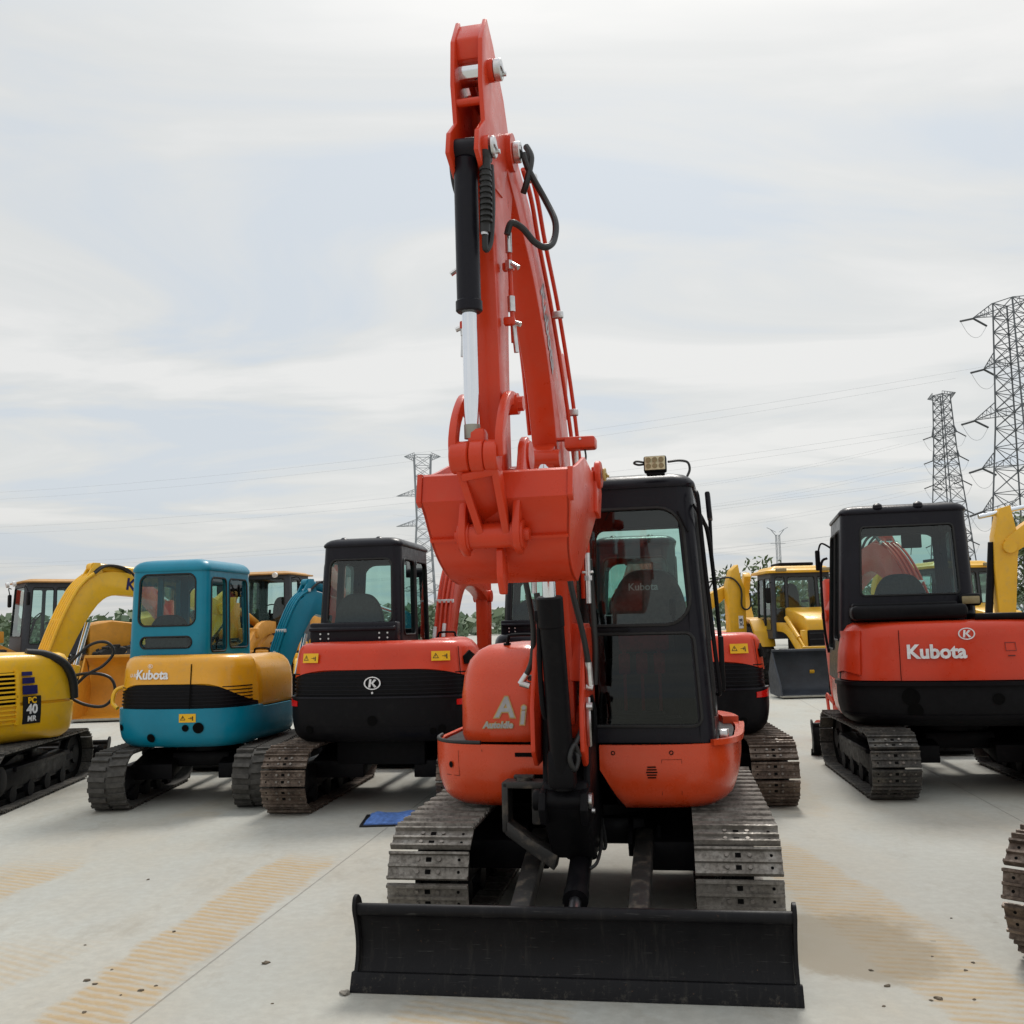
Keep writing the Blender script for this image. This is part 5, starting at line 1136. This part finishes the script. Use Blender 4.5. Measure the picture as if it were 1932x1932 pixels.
# ================================================================== things on the ground
def tarp():
    rnd = random.Random(3); m = MB(); rows = []
    for j in range(7):
        r_ = []
        for i in range(25):
            x = -.04 + .68 * i / 24; y = .50 * j / 6; e_ = min(i, 24 - i, 2) * min(j, 6 - j, 2) / 4
            z = .012 + e_ * (.030 + .020 * noise.noise(Vector((x * 9, y * 7, 2))) + .012 * math.sin(x * 22 + y * 5)); r_.append((x + .03 * noise.noise(Vector((0, y * 8, 1))), y + .03 * noise.noise(Vector((x * 6, 0, 5))), z))
        rows.append(r_)
    m.grid(rows, .012, [[(0, 0, 1)] * 25] * 7); o = m.build('tarpaulin', 'bluecloth', None, smooth=60); o.location = (-1.24, 8.48, .012); tag(o, 'folded blue tarpaulin lying flat on the concrete', 'tarpaulin')
    b = MB(); b.box((.27, .24, -.004), (.70, .50, .014), .003, (0, 0, .02)); b.build('underside', 'ink', o)
tarp()
def clod(x, y, s, seed, label, group=None, cat='mud clod', mat='mud'):
    b = bmesh.new(); bmesh.ops.create_icosphere(b, subdivisions=2, radius=s)
    for v in b.verts: v.co *= .75 + .55 * noise.noise(v.co * (1.1 / s) + Vector((seed * 3.1, 0, 0))); v.co.z = v.co.z * .45; v.co.x *= 1.3
    m = MB(); m.bm(b); o = m.build('mud_clod', mat, None, smooth=0); o.location = (x, y, s * .22); o.rotation_euler.z = seed; tag(o, label, cat, group)
clod(-1.26, 5.14, .020, 1, 'dark flat lump of mud alone on the concrete left of the blade')
G = 'small crumbs of dried mud scattered on the concrete'
rnd = random.Random(11)
for (x, y, s) in ((1.60, 4.83, .011), (1.60, 4.63, .015), (1.76, 4.47, .018), (1.72, 4.45, .009), (-2.06, 4.95, .016), (-2.0, 4.90, .012), (-2.0, 5.1, .008), (-1.75, 4.80, .014), (-1.70, 4.86, .009), (-1.82, 4.75, .007), (2.02, 4.80, .010), (2.1, 4.9, .010), (1.95, 5.0, .007), (-1.9, 5.7, .012), (-2.47, 6.88, .012), (-1.9, 4.55, .012), (1.5, 4.4, .008), (-1.1, 4.6, .007), (1.9, 4.45, .009), (-2.3, 5.5, .008), (2.3, 5.6, .008)):
    clod(x, y, s, rnd.random() * 6, 'small crumb of dried mud scattered on the concrete', G)
# ================================================================== the central machine
M['palemud'] = flat('pale_dry_mud', (.22, .20, .17), .95, 0, 40, .4, .004)
X = excavator('excavator', 'large central orange red excavator facing the camera with raised boom, red bucket and black blade', 'excavator', (.489, 6.407, 0), 9, 12, facing='front', cols=dict(hood='orange_red', skirt='orange_red', cwt='orange_red', band='orange_red'), gauge=1.975, tw=.42, L=1.98, seatmat='seat', art=dict(caution=[]), cab=dict(backmat='seatbrown'), boom=None, blade_y=-1.85)
rt, turn, plan = X['root'], X['turn'], X['plan']; BX = -.02
def part(mb, name, mat, parent=None, smooth=35): 
    o = mb.build(name, mat, parent or rt, smooth=smooth)
    return o if parent else turn(o)
# swing bracket (black casting in front of the deck)
m = MB(); m.prism([(-.62, .52), (-.62, .80), (-.98, .86), (-1.22, .82), (-1.28, .70), (-1.22, .62), (-1.02, .40), (-.80, .40)], -.115, .115, .02)
for s in (-1, 1): m.prism([(-.85, .62), (-.82, 1.15), (-.95, 1.24), (-1.06, 1.24), (-1.14, 1.15), (-1.18, .80), (-1.30, .78), (-1.33, .70), (-1.28, .62)], s * .105 - .018, s * .105 + .018, .006)
m.cyl((0, -.72, .34), (0, -.72, .96), .085, n=24); m.box((.02, -.66, .90), (.30, .22, .05), .01)
br = part(m, 'swing_bracket', 'black')
m = MB(); m.box((-.24, -.98, .775), (.26, .13, .035), .008); m.box((-.355, -.98, .66), (.035, .13, .26), .008); m.prism([(-.36, .52), (-.10, .34), (-.08, .42), (-.22, .50), (-.36, .60)], -1.045, -.93, .008, 'y'); m.box((-.20, -.95, .66), (.05, .06, .20), .01); m.cyl((-.26, -.98, .775), (-.26, -.98, .81), .042, n=18); m.box((-.26, -.98, .812), (.11, .04, .02), .006)
part(m, 'swing_link', 'blademud')
m = MB(); m.cyl((-.16, -1.24, .735), (.125, -1.24, .735), .052, n=20, bev=.005); m.build('bracket_pin', 'black', br, smooth=40)
m = MB(); m.cyl((.125, -1.24, .735), (.140, -1.24, .735), .040, n=18); m.cyl((.14, -1.265, .69), (.155, -1.265, .69), .013, n=8); m.build('pin_cap', 'zinc', br)
# boom
cs = [(-.99, 1.10, .22), (-1.01, 1.45, .25), (-1.07, 1.95, .33), (-1.19, 2.45, .40), (-1.42, 2.92, .36), (-1.80, 3.27, .29), (-2.15, 3.46, .24), (-2.44, 3.58, .20)]
m = MB(); sm = smooth2(cs, 5); bw = .128
m.prism(ribbon(sm), BX - bw / 2, BX + bw / 2, .007); m.cyl((BX - .085, -2.44, 3.58), (BX + .085, -2.44, 3.58), .078, n=24); m.cyl((BX - .13, -.99, 1.10), (BX + .13, -.99, 1.10), .085, n=24)
m.prism([(-1.36, 2.30), (-1.50, 2.40), (-1.50, 2.48), (-1.36, 2.56)], BX - .055, BX + .055, .008); m.cyl((BX - .085, -1.47, 2.44), (BX + .085, -1.47, 2.44), .045, n=18); m.box((BX, -1.44, 2.62), (.12, .03, .03), .006)
bo = part(m, 'boom', 'red')
m = MB()
for s in (-1, 1):   # forked foot plates round the bracket
    arc = [(-1.02 + .25 * math.cos(R(a)), 1.13 + .30 * math.sin(R(a))) for a in range(-70, 100, 17)]
    inner = [(-1.02 + .14 * math.cos(R(a)), 1.13 + .18 * math.sin(R(a))) for a in range(100, -71, -17)]
    o_ = [(-1.24, 1.34), (-1.30, 1.20), (-1.30, .98), (-1.22, .90), (-.90, .92), (-.84, 1.05), (-.86, 1.38), (-.92, 1.6), (-1.14, 1.6)]
    m.prism(o_, BX + s * .125 - .012, BX + s * .125 + .012, .006); m.prism([(-1.14, 1.32), (-.90, 1.32), (-.92, 1.62), (-1.12, 1.62)], BX + s * .088 - .045, BX + s * .088 + .045, .01)
m.build('boom_foot', 'red', bo)
m = MB()
for s in (-1, 1): m.cyl((BX + s * .139, -1.06, 1.13), (BX + s * .145, -1.06, 1.13), .10, n=28)
m.build('foot_recess', 'hole', bo)
m = MB(); m.tube([(BX + .148, -1.20, 1.24), (BX + .154, -1.24, 1.12), (BX + .150, -1.20, 1.0)], .012, 6); m.cyl((BX + .145, -1.235, 1.20), (BX + .175, -1.235, 1.20), .020, n=10); m.build('foot_bolt', 'zinc', bo)
# pins with bright caps at the boom head
def pin(y, z, x0, x1, r_, mat='zinc', par=None, bolt=True):
    q = MB(); q.cyl((x0, y, z), (x1, y, z), r_, n=24, bev=.004)
    if bolt: q.cyl((x1 if abs(x1) > abs(x0) else x0, y + r_ * .5, z - r_ * .2), ((x1 + .012) if x1 > x0 else x0 - .012, y + r_ * .5, z - r_ * .2), r_ * .22, n=8); q.box((x1, y - r_ * .2, z), (.012, r_ * 1.3, r_ * .35), .003)
    q.build('pin', mat, par)
pin(-2.44, 3.58, BX + .085, BX + .115, .045, par=bo)
# work-light housing on the boom
m = MB(); m.box((.165, -1.43, 2.515), (.155, .10, .062), .014); m.box((.08, -1.41, 2.545), (.10, .05, .014), .003); wl = m.build('work_light', 'red', bo, smooth=45)
m = MB(); m.tube([(.185, -1.43, 2.485), (.187, -1.42, 2.44), (.165, -1.40, 2.40), (.12, -1.36, 2.3)], .005, 6); m.build('light_cable', 'hose', wl)
m = MB(); m.cyl((.17, -1.482, 2.53), (.17, -1.486, 2.53), .006, n=8); m.build('light_bolt', 'white', wl)
# thin steel pipes along the right side of the boom
m = MB(); m.tube([(.070, -2.28, 3.58), (.070, -2.10, 3.52), (.064, -1.90, 3.39), (.060, -1.55, 3.16), (.072, -1.28, 2.80), (.085, -1.16, 2.52), (.10, -1.08, 2.1), (.10, -1.05, 1.75)], .0105, 8); m.build('hydraulic_pipe', 'red', bo); m = MB()
m.tube([(.085, -2.26, 3.62), (.086, -2.05, 3.56), (.080, -1.82, 3.42), (.078, -1.46, 3.20), (.090, -1.18, 2.84), (.100, -1.05, 2.54), (.12, -.98, 2.1), (.12, -.96, 1.75)], .0105, 8); m.build('hydraulic_pipe', 'red', bo); m = MB()
m.tube([(-.125, -2.2, 3.52), (-.122, -1.85, 3.3), (-.12, -1.5, 3.05), (-.12, -1.3, 2.6)], .0105, 8); m.build('hydraulic_pipe', 'red', bo)
m = MB()
for (y, z, x) in ((-1.58, 3.14, .092), (-1.22, 2.72, .10), (-1.14, 2.46, .105), (-2.2, 3.57, .09)): m.box((x, y, z), (.055, .03, .035), .006)
m.cyl((.10, -1.17, 2.40), (.10, -1.19, 2.56), .016, n=10); m.build('pipe_clamp', 'zinc', bo)
m = MB(); bv = Vector((0, -.50, .86)).normalized()
put_flat(m, text_geo('Kubota', .15, .005), (BX + bw / 2, -1.62, 3.06), (0, .62, -.78), (0, .78, .62), .004); m.build('lettering', 'silver', bo, smooth=0, recalc=False)
# hoses
m = MB(); m.tube([(.105, -2.44, 3.57), (.128, -2.45, 3.49), (.195, -2.45, 3.35), (.240, -2.50, 3.234), (.239, -2.55, 3.137), (.212, -2.60, 3.095), (.172, -2.62, 3.115), (.132, -2.65, 3.163), (.095, -2.68, 3.175), (.077, -2.68, 3.13)], .0135, 10); m.build('hydraulic_hose', 'hose', bo); m = MB()
m.tube([(.11, -2.40, 3.62), (.135, -2.43, 3.55), (.12, -2.46, 3.44), (.10, -2.44, 3.40)], .014, 8); m.build('hydraulic_hose', 'hose', bo); m = MB()
m.tube([(-.075, -2.86, 3.44), (-.098, -2.84, 3.39), (-.094, -2.82, 3.29), (-.070, -2.80, 3.20), (-.066, -2.80, 3.12)], .010, 8)
m.build('hydraulic_hose', 'hose', bo)
# boom lift cylinder
m = MB(); m.cyl((.005, -1.28, .80), (-.010, -1.44, 1.68), .060, n=28, bev=.006); m.cyl((-.011, -1.425, 1.60), (-.013, -1.45, 1.755), .066, n=28, bev=.008); m.box((.0, -1.30, .90), (.14, .11, .20), .03)
m.box((-.07, -1.42, 1.66), (.05, .05, .06), .01); m.tube([(-.075, -1.42, 1.64), (-.080, -1.40, 1.40), (-.078, -1.37, 1.22), (-.07, -1.34, 1.15)], .013, 8)
bc = part(m, 'boom_cylinder', 'black', smooth=40); m = MB(); m.cyl((-.013, -1.45, 1.75), (-.018, -1.47, 2.43), .034, n=24); m.build('cylinder_rod', 'chrome', bc)
# hoses rising from the bracket at the foot
m = MB()
m.tube([(-.20, -1.14, 1.36), (-.165, -1.16, 1.44), (-.150, -1.18, 1.60), (-.165, -1.20, 1.75), (-.19, -1.22, 1.95), (-.17, -1.2, 2.15)], .015, 10)
m.tube([(-.19, -1.12, 1.34), (-.14, -1.16, 1.36), (-.115, -1.20, 1.50), (-.11, -1.22, 1.68), (-.12, -1.22, 1.78)], .016, 10)
m.tube([(.055, -1.32, 2.0), (.075, -1.30, 1.80), (.115, -1.24, 1.58), (.135, -1.20, 1.42)], .015, 10); m.tube([(.150, -1.15, 1.95), (.155, -1.12, 1.75), (.16, -1.1, 1.5), (.15, -1.08, 1.3)], .016, 10)
hs = part(m, 'hydraulic_hose', 'hose', smooth=60)
m = MB(); m.cyl((-.200, -1.14, 1.36), (-.235, -1.14, 1.31), .017, n=12); m.cyl((-.235, -1.14, 1.315), (-.185, -1.14, 1.30), .018, n=12); m.cyl((.135, -1.20, 1.42), (.140, -1.19, 1.30), .019, n=12); m.cyl((.12, -1.19, 1.295), (.155, -1.19, 1.29), .018, n=12)
for x, z0_, z1_ in ((-.135, 1.78, 1.93), (.150, 1.72, 1.98)): m.cyl((x, -1.21, z0_), (x, -1.21, z1_), .014, n=10); m.cyl((x, -1.21, (z0_ + z1_) / 2 - .012), (x, -1.21, (z0_ + z1_) / 2 + .012), .022, n=6); m.box((x, -1.21, (z0_ + z1_) / 2 + .03), (.06, .02, .012), .003)
m.build('hose_fitting', 'zinc', hs, smooth=40)
m = MB(); m.tube([(.06, -1.30, 1.0), (.085, -1.32, .95), (.07, -1.34, .90), (.05, -1.36, .96), (.07, -1.33, 1.02), (.09, -1.30, .96)], .013, 8); m.tube([(.09, -1.2, 1.25), (.10, -1.26, 1.1), (.06, -1.33, 1.0)], .014, 8); part(m, 'bracket_hose', 'hose', smooth=60)
# arm (dipper)
m = MB(); aw = .112
box_ = smooth2([(-2.82, 3.305), (-2.765, 3.20), (-2.72, 2.90), (-2.685, 2.55), (-2.63, 2.12)], 3) + [(-2.54, 2.10)] + smooth2([(-2.50, 2.16), (-2.505, 2.6), (-2.47, 3.05), (-2.36, 3.40)], 3) + [(-2.30, 3.56), (-2.45, 3.63), (-2.80, 3.46)]
m.prism(box_, BX - aw / 2, BX + aw / 2, .006)
pl = [(-2.700, 3.910), (-2.800, 3.960), (-2.885, 3.830), (-2.900, 3.650), (-2.868, 3.510), (-2.968, 3.424), (-2.988, 3.338), (-2.880, 3.286), (-2.570, 3.329), (-2.404, 3.613), (-2.520, 3.770)]
for s in (-1, 1): m.prism(pl, BX + s * .054 - .009, BX + s * .054 + .009, .004)
m.prism([(-2.680, 3.900), (-2.800, 3.945), (-2.865, 3.850), (-2.855, 3.770), (-2.700, 3.770)], BX - .06, BX + .06, .01); m.cyl((BX - .06, -2.864, 3.591), (BX + .06, -2.864, 3.591), .016, n=12)
m.box((BX, -2.608, 3.596), (.11, .02, .30), .004, (.25, 0, 0)); m.cyl((BX - .09, -2.500, 2.160), (BX + .09, -2.500, 2.160), .085, n=24)
for s, e_ in ((-1, .068), (1, .085)): m.cyl((BX + s * .060, -2.886, 3.389), (BX + s * e_, -2.886, 3.389), .046, n=20); m.cyl((BX + s * .060, -2.785, 3.750), (BX + s * e_, -2.785, 3.750), .043, n=20)
ar = part(m, 'arm', 'red')
pin(-2.785, 3.75, BX + .085, BX + .115, .042, par=ar); pin(-2.886, 3.389, BX + .09, BX + .105, .042, par=ar)
for s, x in ((1, BX + .095), (-1, BX - .098)):
    m = MB(); m.cyl((x, -2.64, 3.10), (x, -2.60, 2.72), .0085, n=10)
    for z in (3.02, 2.80): m.box((x - s * .008, -2.625, z), (.045, .03, .032), .006)
    m.build('hydraulic_pipe', 'red', ar)
for s, x in ((1, BX + .095), (-1, BX - .098)):
    m = MB(); m.cyl((x, -2.65, 3.15), (x, -2.645, 3.07), .013, n=10); m.cyl((x + s * .012, -2.655, 3.02), (x + s * .04, -2.66, 3.0), .010, n=8); m.cyl((x, -2.65, 3.035), (x, -2.65, 3.0), .016, n=6)
    m.cyl((x, -2.625, 2.90 if s > 0 else 2.80), (x, -2.62, 2.84 if s > 0 else 2.76), .015, n=10); m.cyl((x, -2.615, 2.80), (x + s * .035, -2.62, 2.785), .010, n=8); m.cyl((x + s * .004, -2.61, 2.79), (x + s * .012, -2.60, 2.68), .010, n=10)
    m.build('pipe_fitting', 'zinc', ar, smooth=40)
# bucket cylinder on the front of the arm
a0, a1 = Vector((BX - .012, -2.886, 3.389)), Vector((BX - .02, -2.830, 2.240)); d = a1 - a0
m = MB(); e0, e1 = a0 + d * .03, a0 + d * .515; m.cyl(e0, e1, .045, n=28, bev=.005); m.cyl(a0 + d * .495, a0 + d * .535, .050, n=28, bev=.006); m.cyl(a0 + Vector((-.045, 0, 0)), a0 + Vector((.045, 0, 0)), .045, n=20)
kc = part(m, 'bucket_cylinder', 'cabblack', smooth=40); m = MB(); m.cyl(a0 + d * .53, a0 + d * .93, .028, n=24); m.build('cylinder_rod', 'chrome', kc); m = MB(); m.cyl(a0 + d * .90, a0 + d * .945, .030, n=24); m.build('rod_collar', 'zincdark', kc)
m = MB(); m.box(a0 + Vector((.075, -.01, -.03)), (.055, .06, .055), .012); m.cyl(a0 + Vector((.082, -.02, -.05)), a0 + Vector((.072, -.01, -.33)), .020, n=12)
for k in range(10): m.cyl(a0 + Vector((.08, -.02, -.09 - k * .022)), a0 + Vector((.08, -.02, -.098 - k * .022)), .024, n=10)
m.tube([a0 + Vector((.072, -.01, -.32)), a0 + Vector((.070, 0, -.39)), a0 + Vector((.085, .02, -.35)), a0 + Vector((.095, .02, -.20)), a0 + Vector((.092, .02, -.06))], .012, 8); m.build('cylinder_port', 'hose', kc)
m = MB(); m.cyl(a0 + Vector((.070, -.015, -.28)), a0 + Vector((.070, -.012, -.34)), .014, n=10); m.build('port_fitting', 'zinc', kc)
# arm cylinder behind the boom
a0, a1 = Vector((BX, -1.050, 3.020)), Vector((BX, -2.785, 3.750)); d = a1 - a0; m = MB(); m.cyl(a0, a0 + d * .55, .058, n=24, bev=.006); m.prism([(-1.020, 2.720), (-.96, 3.04), (-1.100, 3.080), (-1.360, 2.920)], BX - .06, BX + .06, .008)
ac = part(m, 'arm_cylinder', 'red', smooth=40); m = MB(); m.cyl(a0 + d * .55, a1, .032, n=20); m.cyl(a1 - Vector((.05, 0, 0)), a1 + Vector((.05, 0, 0)), .05, n=18); m.build('cylinder_rod', 'chrome', ac)
# linkage
m = MB(); bz = (-2.835, 2.235)
m.cyl((BX - .098, *bz), (BX - .026, *bz), .060, n=24, bev=.006); m.cyl((BX + .028, *bz), (BX + .080, *bz), .060, n=24, bev=.006); m.cyl((BX - .022, *bz), (BX + .028, *bz), .064, n=24, bev=.004); m.box((BX, bz[0] + .005, bz[1] + .065), (.07, .07, .08), .02)
m.build('link_boss', 'red', part(MB().box((0, 0, -99), (.001, .001, .001)), 'x', 'red') if False else kc)
m = MB(); lp_ = (-2.70, 1.955)
for s in (-1, 1): m.bar((BX - .01 + s * .070, bz[0], bz[1]), (BX + .028 + s * .050, lp_[0], lp_[1]), .028, .085, .006, (0, -1, .3))
m.bar((BX, bz[0] + .02, bz[1] - .07), (BX + .02, lp_[0] + .025, lp_[1] + .07), .11, .02, .004, (0, -1, .3)); m.cyl((BX - .085, *lp_), (BX + .115, *lp_), .048, n=24, bev=.005); m.bar((BX, bz[0], bz[1] - .045), (BX + .004, bz[0] + .012, bz[1] - .075), .13, .06, .01, (0, -1, .3))
lk_ = part(m, 'bucket_link', 'red', smooth=40)
m = MB()
for s in (-1, 1):
    cv = smooth2([(-2.60, 2.49, .06), (-2.70, 2.475, .052), (-2.80, 2.39, .05), (-2.845, 2.30, .055), (-2.835, 2.235, .07)], 4); x = BX + .0 + s * .088
    m.prism(ribbon(cv), x - .015, x + .015, .005); m.cyl((x - .022, -2.60, 2.475), (x + .022, -2.60, 2.475), .042, n=20)
m.cyl((BX - .118, -2.60, 2.475), (BX + .118, -2.60, 2.475), .022, n=14); m.cyl((BX + .105, -2.60, 2.475), (BX + .130, -2.60, 2.475), .030, n=8); part(m, 'curved_link', 'red', smooth=40)
# bucket
m = MB(); bx0, bx1 = -.275, .298
outl = smooth2([(-2.60, 2.215), (-2.70, 2.20)], 1) + smooth2([(-2.715, 2.19), (-2.735, 2.09)], 1) + smooth2([(-2.70, 2.04), (-2.645, 1.93), (-2.57, 1.86), (-2.46, 1.81), (-2.34, 1.79)], 4)
def taper(x, z): t = max(0, min(1, (2.09 - z) / .3)); cxx = (bx0 + bx1) / 2; return cxx + (x - cxx) * (1 - .13 * t)
n0 = len(m.v); inn = [(p[0] + .022, p[1] + (.018 if p[1] < 1.9 else 0)) for p in outl][::-1]
N_ = len(outl); rows = []
full = outl + inn; m.prism(full, bx0, bx1); m.v = [(taper(v[0], v[2]), v[1], v[2]) for v in m.v]
bk = part(m, 'bucket', 'red', smooth=30)
side = outl + [(-1.96, 2.10), (-1.90, 2.18), (-1.92, 2.30), (-2.10, 2.27), (-2.30, 2.30), (-2.52, 2.235)]
m = MB()
for s, x in ((-1, bx0), (1, bx1)):
    q = MB(); q.prism(side, x - (.014 if s > 0 else -.001), x + (.001 if s > 0 else .014) * 1.0, .002); q.v = [(taper(v[0], v[2]) + s * .003, v[1], v[2]) for v in q.v]; q.build('side_plate', 'red', bk, smooth=30)
m = MB()
for s, x in ((-1, bx0 - .004), (1, bx1 + .004)):
    m = MB(); m.prism([(-2.05, 2.10), (-1.93, 2.08), (-1.86, 2.20), (-1.92, 2.32), (-2.02, 2.30)], x - .012, x + .012, .004); m.prism([(-2.72, 2.20), (-2.745, 2.09), (-2.715, 2.07), (-2.69, 2.2)], x - .010, x + .010, .002)
    m.cyl((x + s * .0, -1.98, 2.27), (x + s * .028, -1.98, 2.27), .062, n=26, bev=.006)
    m.build('side_cutter', 'red', bk, smooth=40)
pin(-1.98, 2.27, bx1 + .038, bx1 + .052, .030, 'gold', bk)
m = MB()
for x in (-.108, .098): m.prism(smooth2([(-2.44, 2.20), (-2.44, 2.30), (-2.52, 2.355), (-2.60, 2.32), (-2.66, 2.20), (-2.73, 2.08), (-2.765, 1.96), (-2.74, 1.905), (-2.68, 1.88)], 3) + [(-2.60, 1.95), (-2.62, 2.1), (-2.5, 2.15)], x - .014, x + .014, .005); m.cyl((x - .022, *lp_), (x + .022, *lp_), .056, n=22); m.cyl((x - .022, -2.52, 2.28), (x + .022, -2.52, 2.28), .06, n=22)
m.cyl((-.145, *lp_), (.14, *lp_), .026, n=14); m.build('bucket_ear', 'red', bk, smooth=40)
m = MB(); m.prism([(-2.655, 1.94), (-2.70, 1.90), (-2.70, 1.80), (-2.66, 1.735), (-2.62, 1.735), (-2.60, 1.82)], .008, .034, .006); m.prism([(-2.62, 1.93), (-2.66, 1.93), (-2.66, 1.80), (-2.55, 1.79)], .016, .026); m.build('lifting_hook', 'red', bk)
m = MB(); m.prism([(-2.652, 1.945), (-2.668, 1.94), (-2.675, 1.95), (-2.66, 1.957)], taper(bx0, 1.94), taper(bx1, 1.94)); m.build('weld_seam', 'red', bk)
# cab trim
cb = X['cab']
m = MB(); m.tube([(.70, -.745, 2.33), (.715, -.80, 2.28), (.73, -.79, 2.0), (.765, -.775, 1.5), (.785, -.77, 1.25), (.77, -.74, 1.22)], .012, 8); m.tube([(.69, -.70, 2.26), (.71, -.74, 2.22), (.735, -.68, 2.17), (.755, -.60, 2.11), (.775, -.55, 1.9), (.80, -.50, 1.4), (.79, -.50, 1.25)], .012, 8); m.build('handrail', 'black', cb, smooth=60)
m = MB(); m.box((.77, -.52, 2.08), (.020, .05, .22), .008); m.build('door_latch', 'black', cb); m = MB(); m.box((.80, -.62, 1.38), (.03, .05, .30), .008); m.build('door_latch', 'black', cb)
m = MB(); m.box((.765, -.40, 2.28), (.03, .22, .16), .012, (0, -.05, 0)); m.build('cab_hinge', 'cabblack', cb)
m = MB(); m.box((.49, -.80, 2.485), (.125, .05, .092), .010, (-.15, 0, .0)); m.box((.49, -.79, 2.435), (.10, .05, .02), .004); wl = m.build('work_light', 'black', cb); m = MB(); m.box((.49, -.829, 2.490), (.112, .006, .078), .002, (-.15, 0, 0)); m.build('lamp_frame', 'lamp', wl)
m = MB()
for i in range(3):
    for j in range(2): c = Vector((.49 + (i - 1) * .035, -.834, 2.490 + (j - .5) * .035)); m.cyl(c, c + Vector((0, -.004, 0)), .0145, n=14)
m.build('lamp_lens', 'clearplastic', wl); m = MB(); m.tube([(.56, -.78, 2.50), (.62, -.74, 2.51), (.665, -.72, 2.50), (.675, -.72, 2.46), (.66, -.73, 2.42)], .007, 6); m.tube([(.43, -.80, 2.50), (.39, -.82, 2.505), (.375, -.82, 2.495), (.40, -.82, 2.485), (.43, -.80, 2.49)], .006, 6); m.build('light_cable', 'hose', wl)
m = MB(); m.tube([(.60, -.790, 2.22), (.645, -.795, 2.12), (.655, -.795, 2.10)], .008, 6); m.build('wiper', 'black', cb); m = MB(); m.box((.16, -.818, 1.575), (.30, .012, .02), .004); m.build('window_catch', 'black', cb)
# red seat cover print, levers
m = MB(); put_flat(m, text_geo('Kubota', .062, .001), (.345, -.235 + .06, 1.83), (1, 0, 0), (0, 0, 1), 0); m.build('lettering', 'silver', cb, smooth=0, recalc=False)
M['maroon'] = flat('red_fabric', (.55, .03, .05), .8, 0, 40, .3, .001)
m = MB(); m.box((.34, -.23, 1.52), (.30, .06, .16), .02); m.box((-.02, -.30, 1.5), (.10, .3, .12), .03)
for i in range(3): m.box((.25 + i * .10, -.52, 1.38), (.065, .03, .12), .012); m.cyl((.25 + i * .10, -.52, 1.1), (.25 + i * .10, -.52, 1.46), .010, n=8)
m.build('seat_cover', 'maroon', cb, smooth=50)
m = MB(); m.box((.33, -.55, 1.10), (.28, .14, .03), .01); m.box((.60, -.5, 1.3), (.1, .2, .5), .03); m.box((.02, -.6, 1.32), (.05, .05, .26), .02); m.build('pedal', 'blackmatte', cb)
# skirt details
sk = X['skR']; uF = plan.near(.135, -.88); PF = PROF
def rect_g(x0, x1, y0, y1): return [Vector((x0, y0, 0)), Vector((x1, y0, 0)), Vector((x1, y1, 0)), Vector((x0, y1, 0))], [(0, 1, 2, 3)]
m = MB(); u1 = plan.near(.41, -.87)
for k in range(5): wrap(m, plan, rect_g(-.030 + .004 * abs(k - 2), .030 - .004 * abs(k - 2), -.003, .004), u1, .795 + k * .014, PF, .016)
for xx, z in ((.215, .925), (.515, .925)): wrap(m, plan, disc_geo(.012, 12, .007), plan.near(xx, -.87), z, PF, .016)
for a, b, c, e_ in ((0, .0015, .70, .89), (.105, .1065, .70, .885), (0, .1065, .888, .8895)): wrap(m, plan, ([Vector((a, c, 0)), Vector((b, c, 0)), Vector((b, e_, 0)), Vector((a, e_, 0))], [(0, 1, 2, 3)]), plan.near(.465, -.87), 0, PF, .0155)
m.build('vent_slot', 'hole', sk, smooth=0, recalc=False)
m = MB(); u2 = plan.near(-.70, -.80)
wrap(m, plan, disc_geo(.018, 14, 0, .8), u2, .85, PF, .018)
for a, b, c, e_ in ((-.05, .055, .79, .7925), (.053, .055, .79, .93), (.20, .2025, .64, .94)): wrap(m, plan, ([Vector((a, c, 0)), Vector((b, c, 0)), Vector((b, e_, 0)), Vector((a, e_, 0))], [(0, 1, 2, 3)]), u2, 0, PF, .0155)
wrap(m, plan, rect_g(-.052, .052, -.011, .011), plan.near(-.27, -.875), .915, PF, .016); m.build('panel_seam', 'hole', X['skL'], smooth=0, recalc=False)
m = MB(); uu = plan.near(.5, -.87); ua, ub = plan.near(.2, -.88), plan.near(.87, .2); panel(m, plan, plan.near(.72, -.79), ub, .955, .985, PF, .035, .03, 24, 2); m.build('step_edge', 'orange_red', sk, smooth=50)
for i, (xx, yy) in enumerate(((.78, -.74), (.81, -.70))):
    pass
m = MB(); m.cyl((.80, -.60, .97), (.80, -.60, 1.02), .022, n=12); m.box((.79, -.66, 1.0), (.05, .05, .05), .01); m.build('door_catch', 'zinc', sk)
# model badge on the side cover
m = MB(); cy_ = -.775 - .003
def badge(mat, b, off, s=1):
    q = MB(); put_flat(q, text_geo('A', .155, b, .12), (-.405, cy_, 1.155), (1, 0, 0), (0, 0, 1), off); put_flat(q, text_geo('i', .150, b, .12), (-.305, cy_, 1.115), (1, 0, 0), (0, 0, 1), off); put_flat(q, text_geo('AutoIdle', .048, b * .5, .2), (-.445, cy_, 1.062), (1, 0, 0), (0, 0, 1), off); q.build('lettering', mat, X['cover'], smooth=0, recalc=False)
badge('gold', .010, .002); badge('silver', .004, .004)
# flakes and the crumb at the blade corner
clod(-.80, 4.70, .028, 2, 'pale crumbly clod touching the left bottom corner of the blade', mat='palemud')
